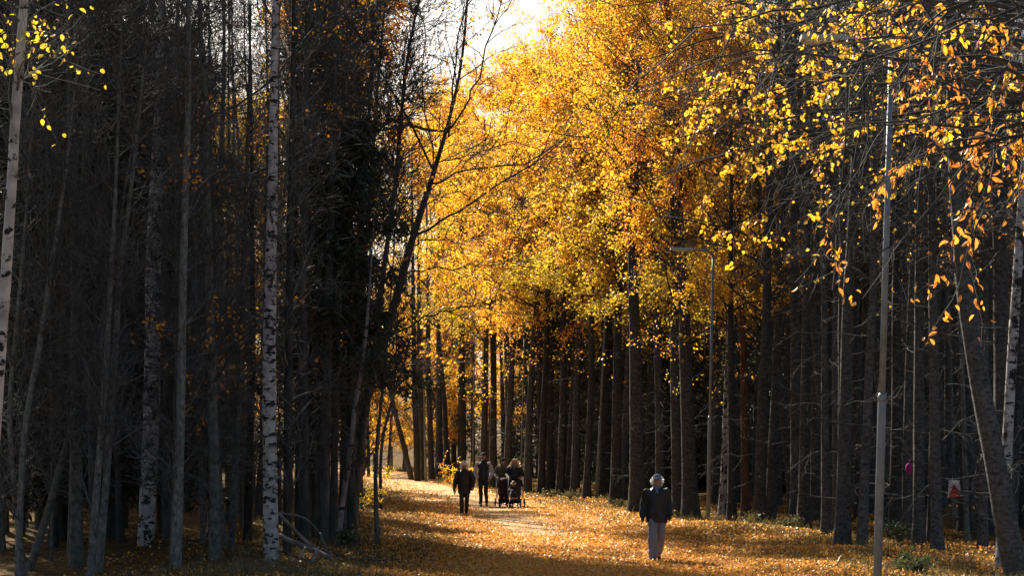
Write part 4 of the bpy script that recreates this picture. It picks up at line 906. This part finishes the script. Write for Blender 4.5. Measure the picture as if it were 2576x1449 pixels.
def person(label, px, Y, H, rot, J, wear, group=None):
    """J: joints of a 1.75 m figure, x = viewer's right, -y = towards the camera."""
    x = W(px,0,Y)[0]; z = float(hgt(x,Y))+.02; s = H/1.75
    D = dict(head=(0,-.03,1.625), neck=(0,.0,1.47), chest=(0,0,1.30), pelvis=(0,0,.95),
             shl=(-.185,.0,1.385), ell=(-.25,.03,1.14), wrl=(-.27,-.05,.89), shr=(.185,.0,1.385), elr=(.25,.03,1.14), wrr=(.27,-.05,.89),
             hil=(-.09,0,.92), knl=(-.095,-.05,.50), anl=(-.095,.02,.09), hir=(.09,0,.92), knr=(.095,-.05,.50), anr=(.095,.02,.09), hdl=(0,-.05,-1), hdr=(0,-.05,-1))
    D.update(J); D = {k:np.array(v,float) for k,v in D.items()}
    h = D['head']; mb = MB()
    # body: one continuous skin with head, neck, torso, arms, legs and hands
    loft_piece(mb, [(h[0],h[1]+.0,h[2]-.125,.028,.035),(h[0],h[1]-.02,h[2]-.108,.046,.052),(h[0],h[1]-.01,h[2]-.07,.062,.078),(h[0],h[1],h[2]-.02,.072,.09),(h[0],h[1]+.005,h[2]+.03,.075,.096),(h[0],h[1]+.008,h[2]+.075,.066,.085),(h[0],h[1]+.01,h[2]+.105,.042,.055),(h[0],h[1]+.01,h[2]+.118,.012,.016)])
    ball(mb, h+(0,-.098,-.022), (.014,.02,.022)); ball(mb, h+(0,-.088,.0), (.010,.016,.03)); ball(mb, h+(0,-.075,-.098), (.022,.016,.014))
    for sx in (-1,1): ball(mb, h+(sx*.077,.012,-.015), (.012,.02,.032)); ball(mb, h+(sx*.03,-.078,.022), (.024,.014,.009))
    limb_piece(mb, [D['neck']+(0,.02,-.04), D['neck']+(0,.01,.03), h+(0,.015,-.07)], [.062,.055,.054])
    p,c = D['pelvis'], D['chest']
    loft_piece(mb, [(p[0],p[1],p[2]-.10,.12,.09),(p[0],p[1],p[2],.155,.105),(p[0]*.6+c[0]*.4,p[1]*.6+c[1]*.4,p[2]+.14,.135,.095),(c[0],c[1],c[2],.16,.105),(c[0],c[1],c[2]+.09,.165,.095),(c[0],c[1],c[2]+.15,.10,.07)])
    for a in 'lr':
        limb_piece(mb, [D['sh'+a],D['el'+a],D['wr'+a]], [.05,.04,.026]); limb_piece(mb, [D['hi'+a],D['kn'+a],D['an'+a]], [.082,.055,.038])
        limb_piece(mb, [D['an'+a],D['an'+a]+(0,-.05,-.045),D['an'+a]+(0,-.14,-.06)], [.036,.034,.026])
        fingers(mb, D['wr'+a], D['hd'+a], (0,-1,0.05) if abs(D['hd'+a][2])>.6 else ((1 if a=='l' else -1),0,.2))
    body = fuse(mb, 'person', [skin_m], .0075, 2)
    o = obj('person', body, None, (x,Y,z)); o.rotation_euler=(0,0,rot); o.scale=(s,s,s); setp(o, label, 'person', group)
    for sx,n_ in ((-1,'eye'),(1,'eye')):
        mb = MB(); ball(mb, h+(sx*.03,-.083,.006), (.011,.009,.008), 10); obj(n_, mb.mesh(n_, M['eye']), o)
    mb = MB(); ball(mb, h+(0,-.089,-.062), (.022,.008,.006), 10); obj('mouth', mb.mesh('mouth', M['lip']), o)
    wear(o, D, h); return o
def trousers(o, D, m, w=(.095,.072,.062), top=.0, cuff=.08):
    mb = MB(); p = D['pelvis']
    loft_piece(mb, [(p[0],p[1],p[2]-.12,.13,.10),(p[0],p[1],p[2],.17,.12),(p[0],p[1],p[2]+.12+top,.15,.11)])
    for a in 'lr':
        e = D['an'+a]+(0,0,cuff-.08); limb_piece(mb, [D['hi'+a]+(0,0,.02),D['kn'+a],e], w)
    obj('trousers', fuse(mb,'trousers',M[m],.012,2,.015), o)
def shoes(o, D, m, boot=0.0):
    for a in 'lr':
        mb = MB(); k = D['an'+a]; f = D.get('ft'+a, np.array([0,-1,-.1])); f=nrm(f)
        limb_piece(mb, [k+(0,.03,-.035),k+f*.08+(0,0,-.045),k+f*.19+(0,0,-.048)], [.044,.046,.034]); limb_piece(mb, [k+(0,.0,.02+boot),k+(0,.0,-.03)], [.05,.05])
        obj('shoe', fuse(mb,'shoe',M[m],.01,2), o)
def jacket(o, D, m, hem=.80, w=(.20,.185,.20), dep=.13, sl=(.078,.066,.052), sleeves=True, name='jacket', ms=None, collar=True):
    c = D['chest']; mb = MB()
    loft_piece(mb, [(c[0],c[1],hem,w[2]*.98,dep*1.05),(c[0],c[1],hem+.03,w[2],dep*1.08),(c[0],c[1],(hem+c[2])/2,w[1],dep),(c[0],c[1],c[2],w[0],dep),(c[0],c[1],c[2]+.085,w[0]*.90,dep*.88),(c[0],c[1],c[2]+.135,w[0]*.66,dep*.70),(c[0],c[1],c[2]+.17,w[0]*.46,dep*.6),(c[0],c[1]+.01,c[2]+.20,.075,.075)])
    if collar: limb_piece(mb, [D['neck']+(0,.02,-.05),D['neck']+(0,.015,.025)], [.085,.075])
    for a in 'lr':
        ball(mb, D['sh'+a]+(0,0,-.025), (.07,.075,.06))
        if sleeves: limb_piece(mb, [D['sh'+a],D['el'+a],D['wr'+a]], sl)
    obj(name, fuse(mb,name,M[m],.012,2,.016), o)
    if ms:
        for a in 'lr':
            mb = MB(); limb_piece(mb, [D['sh'+a]+(0,0,.0),D['el'+a],D['wr'+a]], np.array(sl)); ball(mb, D['sh'+a], (.08,.08,.075)); obj('sleeve', fuse(mb,'sleeve',M[ms],.012,2,.014), o)
def scarf(o, D, m, r=.085, dz=0):
    mb = MB(); n_ = D['neck']
    for k in range(2): limb_piece(mb, [n_+(.06*math.cos(a),-.01+.055*math.sin(a),.0+.035*k+dz) for a in np.linspace(0,6.0,12)], [r*.42]*12, 10, 24)
    limb_piece(mb, [n_+(-.02,-.06,.0+dz),n_+(-.01,-.112,-.09+dz)], [.042,.034])
    obj('scarf', fuse(mb,'scarf',M[m],.01,2), o)
def mitts(o, D, m, which='lr'):
    for a in which:
        mb = MB(); w_ = D['wr'+a]; d = nrm(D['hd'+a])
        fingers(mb, w_, D['hd'+a], (0,-1,.05) if abs(D['hd'+a][2])>.6 else ((1 if a=='l' else -1),0,.2), .0125); limb_piece(mb,[w_-d*.05,w_+d*.02,w_+d*.085],[.036,.038,.037],10,6)
        obj('glove', fuse(mb,'glove',M[m],.008,2), o)
def dome(mb, h, r=(.087,.108,.10), z0=.02, lift=.02, tilt=.0):
    loft_piece(mb, [(h[0],h[1]+.008+tilt*(1-k),h[2]+z0+lift+r[2]*k*1.0,r[0]*math.sqrt(max(0,1-k*k*.97)),r[1]*math.sqrt(max(0,1-k*k*.97))) for k in np.linspace(0,1,8)], 20)

def fuzz(o, name, pts, mt_, size, seed, lift=.0):
    rg = np.random.default_rng(seed); mb = MB(); leaves(mb, pts+.006*rg.normal(size=np.shape(pts)), size, rg, 0, hang=-.1, width=.5); obj(name, mb.mesh(name, M[mt_]), o)
def shell(h, r, n, seed, zlo=-.6, zhi=.9, back=-.35):
    rg = np.random.default_rng(seed); d = nrm(rg.normal(size=(n*4,3))); d = d[(d[:,2]>zlo)&(d[:,2]<zhi)&(d[:,1]>back)][:n]
    return np.array(h)+d*np.array(r)
# man in the blue cap
def wear1(o, D, h):
    trousers(o, D, 'greyblue', (.105,.088,.082), cuff=.07); shoes(o, D, 'blackshoe'); jacket(o, D, 'black', .76, (.215,.215,.225), .15, (.088,.078,.066)); scarf(o, D, 'scarfblue'); mitts(o, D, 'black')
    mb = MB(); dome(mb, h, (.09,.112,.095), .015, .015); cap = obj('cap', fuse(mb,'cap',M['bluecap'],.009,2), o)
    mb = MB(); loft_piece(mb, [(h[0],h[1]-.12,h[2]+.030,.070,.055),(h[0],h[1]-.118,h[2]+.040,.074,.06),(h[0],h[1]-.105,h[2]+.048,.066,.05)]); obj('peak', mb.mesh('peak', M['bluecap']), cap)
    rg = np.random.default_rng(8); mb = MB()
    for sx in (-1,1):
        for k in range(9): ball(mb, h+(sx*(.083+.016*rg.uniform()),.02+.035*rg.normal()*.6,-.02+.045*rg.normal()*.7), .026+.008*rg.uniform(), 8)
    for k in range(8): ball(mb, h+(.08*math.sin(k*.9-3),.085,-.03+.02*rg.normal()), .028, 8)
    hr = obj('hair', fuse(mb,'hair',M['hairwhite'],.008,1), o)
    for sx in (-1,1): fuzz(hr, 'loose_hair', shell(h+(sx*.085,.02,-.02), (.045,.05,.06), 90, 70+sx, -1, 1, -1), 'whitefuzz', .03, 72+sx)
person('man in a blue cap, black jacket and grey trousers walking alone nearest the camera', 1652, 38.2, 1.74, .06,
  dict(head=(.0,-.05,1.62), ell=(-.265,.06,1.15), wrl=(-.295,-.03,.90), elr=(.255,.10,1.15), wrr=(.26,-.04,.93), hil=(-.09,0,.92), knl=(-.10,-.14,.52), anl=(-.11,-.22,.09), knr=(.085,-.02,.49), anr=(.055,.22,.15), ftr=(.05,-1,-.45), shl=(-.19,-.02,1.375), shr=(.19,.02,1.39), hdl=(.05,-.15,-1), hdr=(-.1,-.3,-1)), wear1)
# woman in white hat
def wear2(o, D, h):
    trousers(o, D, 'black', (.10,.076,.064)); shoes(o, D, 'blackshoe', .14); mitts(o, D, 'black', 'l')
    jacket(o, D, 'black', .68, (.205,.215,.205), .16, (.092,.08,.06), name='coat')
    mb = MB(); limb_piece(mb, [D['shr']+(0,0,-.05),(.29,-.02,1.15),(.235,-.03,.84)], [.09,.10,.075]); obj('shoulder_bag', fuse(mb,'shoulder_bag',M['black'],.014,2), o)
    mb = MB(); dome(mb, h, (.105,.125,.105), -.03, .03); limb_piece(mb, [h+(.098*math.cos(a),.01+.105*math.sin(a),-.005) for a in np.linspace(-.3,3.45,12)], [.034]*12, 10, 24)
    for sx in (-1,1): limb_piece(mb, [h+(sx*.092,-.005,.02),h+(sx*.102,-.005,-.06),h+(sx*.10,.0,-.125)], [.036,.036,.028])
    ht = obj('hat', fuse(mb,'hat',M['whitewool'],.009,2), o); fuzz(ht, 'fluff', shell(h+(0,.01,.0), (.118,.128,.135), 380, 81, -.95, 1, -.2), 'whitefuzz', .022, 82)
person('woman in a white knitted hat and long black coat walking ahead of the group', 1168, 58.8, 1.66, .05,
  dict(ell=(-.28,.03,1.15), wrl=(-.33,-.06,.86), elr=(.28,.05,1.15), wrr=(.26,-.10,.92), knl=(-.09,-.08,.50), anl=(-.075,-.12,.09), knr=(.085,-.06,.49), anr=(.075,.10,.11)), wear2)
# tall man in vest
def wear3(o, D, h):
    trousers(o, D, 'black', (.095,.07,.058)); shoes(o, D, 'leather', .04)
    jacket(o, D, 'navy', .90, (.185,.165,.17), .14, (.072,.066,.056), False, 'vest', 'lilac')
    mb = MB(); dome(mb, h, (.084,.106,.10), .03, .015); obj('cap', fuse(mb,'cap',M['charcoal'],.009,2), o)
    mb = MB(); limb_piece(mb, [h+(.078*math.cos(a),.02+.085*math.sin(a),-.01) for a in np.linspace(-.2,3.34,12)], [.02]*12, 8, 24); obj('hair', fuse(mb,'hair',M['hairdark'],.008,1), o)
person('tall man in a dark navy vest with pale lilac sleeves, hands in his pockets', 1216, 66.5, 1.86, -.04,
  dict(ell=(-.31,.08,1.13), wrl=(-.20,-.07,.93), elr=(.31,.08,1.13), wrr=(.20,-.07,.93), hdl=(.35,-.2,-1), hdr=(-.35,-.2,-1), knl=(-.085,-.04,.50), anl=(-.08,-.10,.09), knr=(.09,-.10,.49), anr=(.10,.14,.13), ftr=(.05,-1,-.35)), wear3)

# strollers -------------------------------------------------------------
def stroller(label, px, Y, rot, fabric, hood_up, s=1.0):
    x = W(px,0,Y)[0]; r = empty('stroller', (x,Y,float(hgt(x,Y))+.02), rot, s); setp(r, label, 'stroller', 'two strollers pushed side by side')
    mb = MB()
    for sx in (-1,1):
        X = sx*.25
        limb_piece(mb, [(X,.48,1.02),(X,.30,.86),(X,-.05,.50),(X*.75,-.42,.17)], [.013]*4, 8, 16); limb_piece(mb, [(X,.34,.14),(X,.12,.45),(X,-.02,.56)], [.012]*3, 8, 10)
        limb_piece(mb, [(X,.34,.14),(X*.75,-.42,.17)], [.010]*2, 8, 6)
    limb_piece(mb, [(-.27,.34,.14),(.27,.34,.14)], [.010]*2, 8, 6)
    obj('frame', mb.mesh('frame', M['alu']), r)
    mb = MB(); limb_piece(mb, [(-.25,.48,1.02),(-.23,.52,1.05),(.23,.52,1.05),(.25,.48,1.02)], [.018]*4, 10, 16); obj('handlebar', mb.mesh('handlebar', M['rubber']), r)
    for (wx,wy,rr) in ((-.29,.34,.15),(.29,.34,.15),(-.17,-.42,.11),(.17,-.42,.11)):
        a = np.linspace(0,2*np.pi,25)[:-1]; mb = MB()
        ring = np.array([(0, math.cos(t)*(rr-.02), math.sin(t)*(rr-.02)) for t in np.append(a,[a[0],a[1]])]); tubes(mb, ring, np.full(26,.022), 8)
        w_ = obj('wheel', mb.mesh('wheel', M['rubber']), r, (wx,wy,rr))
        mb = MB(); limb_piece(mb, [(-.018,0,0),(.018,0,0)], [.028]*2, 10, 4)
        for t in np.linspace(0,2*np.pi,6)[:-1]: limb_piece(mb, [(0,0,0),(0,math.cos(t)*(rr-.03),math.sin(t)*(rr-.03))], [.009]*2, 6, 4)
        obj('hub', mb.mesh('hub', M['alu']), w_)
    mb = MB(); limb_piece(mb, [(0,.22,.80),(0,.10,.62),(0,-.02,.50)], [.16,.19,.19]); limb_piece(mb, [(-.10,-.05,.47),(-.10,-.34,.44),(-.09,-.42,.27)], [.10,.09,.07]); limb_piece(mb, [(.10,-.05,.47),(.10,-.34,.44),(.09,-.42,.27)], [.10,.09,.07])
    obj('seat', fuse(mb,'seat',M[fabric],.016,3), r)
    mb = MB(); rbox(mb, (0,.0,.22), (.36,.46,.14), .3); obj('basket', mb.mesh('basket', M['charcoal'], False), r)
    mb = MB()
    n_ = 8; m_ = 11
    V=[]; 
    a0,a1 = (math.radians(25), math.radians(165)) if hood_up else (math.radians(20), math.radians(88))
    for th,off in ((0,0),(1,-.012)):
        for i in range(n_):
            t = a0+(a1-a0)*i/(n_-1)
            for j in range(m_):
                u = math.pi*j/(m_-1); rr = .33+off
                V.append((-(.24+off)*math.cos(u), .12+rr*math.cos(t)*(.25+.75*math.sin(u)), .60+ (rr+.06)*math.sin(t)*(.35+.65*math.sin(u)))) 
    Q=[(i*m_+j,i*m_+j+1,(i+1)*m_+j+1,(i+1)*m_+j) for i in range(n_-1) for j in range(m_-1)]; k=n_*m_
    Q2=[(a+k,d+k,c+k,b_+k) for a,b_,c,d in Q]
    E=[(j,j+k,j+1+k,j+1) for j in range(m_-1)]+[((n_-1)*m_+j,(n_-1)*m_+j+1,(n_-1)*m_+j+1+k,(n_-1)*m_+j+k) for j in range(m_-1)]
    mb.add(V,None,Q+Q2+E); obj('hood', mb.mesh('hood', M[fabric]), r)
    if hood_up:
        mb = MB(); loft_piece(mb, [(0,-.16,.40,.20,.20),(0,-.15,.55,.215,.17),(0,-.02,.78,.20,.15),(0,.05,.86,.17,.12)]); obj('cover', fuse(mb,'cover',M['wine'],.016,3), r)
    return r
Yb = 66.8
stroller('dark covered stroller with its hood up, pushed by the walker in the olive jacket', 1268, Yb-1.0, .03, 'wine', True, 1.03)
stroller('open stroller with a small child inside, pushed by the woman with long hair', 1297, Yb-1.5, -.03, 'charcoal', False, 1.03)
def wear4(o, D, h):
    trousers(o, D, 'black', (.09,.065,.055)); shoes(o, D, 'blackshoe', .05); jacket(o, D, 'olive', .84, (.195,.185,.19), .15, (.08,.072,.058))
    mb = MB(); dome(mb, h, (.092,.112,.125), .0, .01); obj('beanie', fuse(mb,'beanie',M['charcoal'],.009,2), o)
    mb = MB(); limb_piece(mb, [h+(.082*math.cos(a),.02+.09*math.sin(a),-.06) for a in np.linspace(-.1,3.24,12)], [.03]*12, 8, 24); obj('hair', fuse(mb,'hair',M['hairdark'],.008,1), o)
push = dict(ell=(-.29,.02,1.14), wrl=(-.21,-.34,1.05), elr=(.29,.02,1.14), wrr=(.21,-.34,1.05), hdl=(.25,-1,-.12), hdr=(-.25,-1,-.12), knl=(-.09,-.10,.50), anl=(-.09,-.10,.09), knr=(.09,-.04,.49), anr=(.09,.16,.12))
person('walker in an olive jacket and dark beanie pushing the covered stroller', 1265, Yb, 1.68, .03, push, wear4)
def wear5(o, D, h):
    trousers(o, D, 'navy', (.095,.07,.058)); shoes(o, D, 'blackshoe', .05); jacket(o, D, 'black', .86, (.215,.205,.21), .16, (.09,.082,.066)); scarf(o, D, 'scarfgrey', .12, .0)
    mb = MB(); dome(mb, h, (.088,.11,.105), .02, .0)
    for sx in (-1,1): limb_piece(mb, [h+(sx*.075,.0,.07),h+(sx*.098,.015,-.03),h+(sx*.135,.0,-.15),h+(sx*.175,.0,-.27)], [.03,.036,.048,.036])
    limb_piece(mb, [h+(0,.075,.06),h+(0,.10,-.08),h+(0,.13,-.27)], [.07,.085,.085])
    hb = obj('hair', fuse(mb,'hair',M['hairblond'],.009,2), o); rg = np.random.default_rng(91)
    pp = np.concatenate([np.stack([h+(sx*(.085+.10*t),.02,.04-.30*t) for t in rg.uniform(0.15,1,110)])+.02*rg.normal(size=(110,3)) for sx in (-1,1)]); fuzz(hb, 'loose_hair', pp, 'blondfuzz', .05, 92)
    mb = MB(); limb_piece(mb, [h+(.09*math.cos(a),.008+.112*math.sin(a),.085-.012*math.sin(a)) for a in np.linspace(0,6.28,22)], [.017]*22, 8, 36); obj('headband', fuse(mb,'headband',M['whitewool'],.008,1), o)
    for a in 'lr':
        d = nrm(D['hd'+a]); mb = MB(); limb_piece(mb, [D['wr'+a]-d*.10, D['wr'+a]+d*.005], [.078,.070]); obj('cuff', fuse(mb,'cuff',M['cuff'],.01,2), o)
person('woman with long light brown hair, headband and grey scarf pushing the open stroller', 1295, Yb-.5, 1.67, -.03, push, wear5)
# child in the open stroller
x = W(1297,0,Yb-1.5)[0]; mb = MB(); hc = np.array([-.07,-.02,.80])
ball(mb, hc, (.075,.08,.09)); ball(mb, hc+(0,-.08,-.01), (.012,.014,.012)); limb_piece(mb, [hc+(0,.02,-.07),hc+(0.02,.03,-.16)], [.045,.06]); loft_piece(mb, [(-.04,.03,.46,.13,.10),(-.05,.03,.56,.13,.10),(-.05,.02,.66,.10,.08)])
for sx in (-1,1):
    limb_piece(mb, [(-.04+sx*.07,-.02,.50),(-.04+sx*.08,-.26,.53),(-.03+sx*.08,-.40,.34)], [.06,.05,.035]); limb_piece(mb, [(-.04+sx*.03,-.46,.30),(-.03+sx*.08,-.40,.32)], [.03,.035])
    sh = np.array([-.05+sx*.11,.02,.64]); wr = np.array([-.05+sx*.10,-.20,.58]); limb_piece(mb, [sh,(-.05+sx*.17,-.06,.56),wr], [.04,.033,.022])
    for k in range(4): limb_piece(mb, [wr+(sx*.01*(k-1.5),-.015,0),wr+(sx*.012*(k-1.5),-.05,-.012)], [.008,.006], 6, 4)
    limb_piece(mb, [wr+(-sx*.02,-.01,.0),wr+(-sx*.03,-.03,.01)], [.008,.007], 6, 4)
ch = obj('person', fuse(mb,'child',[skin_m],.008,2), None, (x,Yb-1.5,float(hgt(x,Yb-1.5))+.05)); setp(ch, 'small child in a round beige hat sitting in the open stroller', 'child')
mb = MB(); dome(mb, hc, (.095,.10,.10), -.03, .0); limb_piece(mb, [hc+(.088*math.cos(a),.092*math.sin(a),-.02) for a in np.linspace(0,6.28,20)], [.024]*20, 8, 30); obj('hat', fuse(mb,'hat',M['beige'],.008,2), ch)
mb = MB(); loft_piece(mb, [(-.04,.02,.44,.155,.13),(-.05,.02,.56,.155,.13),(-.05,.02,.67,.12,.10),(-.05,.02,.70,.06,.06)])
for sx in (-1,1): limb_piece(mb, [(-.05+sx*.11,.02,.645),(-.05+sx*.17,-.06,.56),(-.05+sx*.105,-.19,.58)], [.058,.05,.038])
obj('suit', fuse(mb,'suit',M['charcoal'],.011,2), ch)
for sx in (-1,1):
    mb = MB(); limb_piece(mb, [(-.04+sx*.07,-.02,.50),(-.04+sx*.08,-.26,.53),(-.03+sx*.08,-.39,.37)], [.075,.064,.05]); obj('trouser_leg', fuse(mb,'trouser_leg',M['charcoal'],.011,2), ch)
    mb = MB(); limb_piece(mb, [(-.03+sx*.08,-.38,.36),(-.03+sx*.08,-.41,.31),(-.03+sx*.08,-.47,.30)], [.045,.048,.036]); obj('shoe', fuse(mb,'shoe',M['cuff'],.01,2), ch)
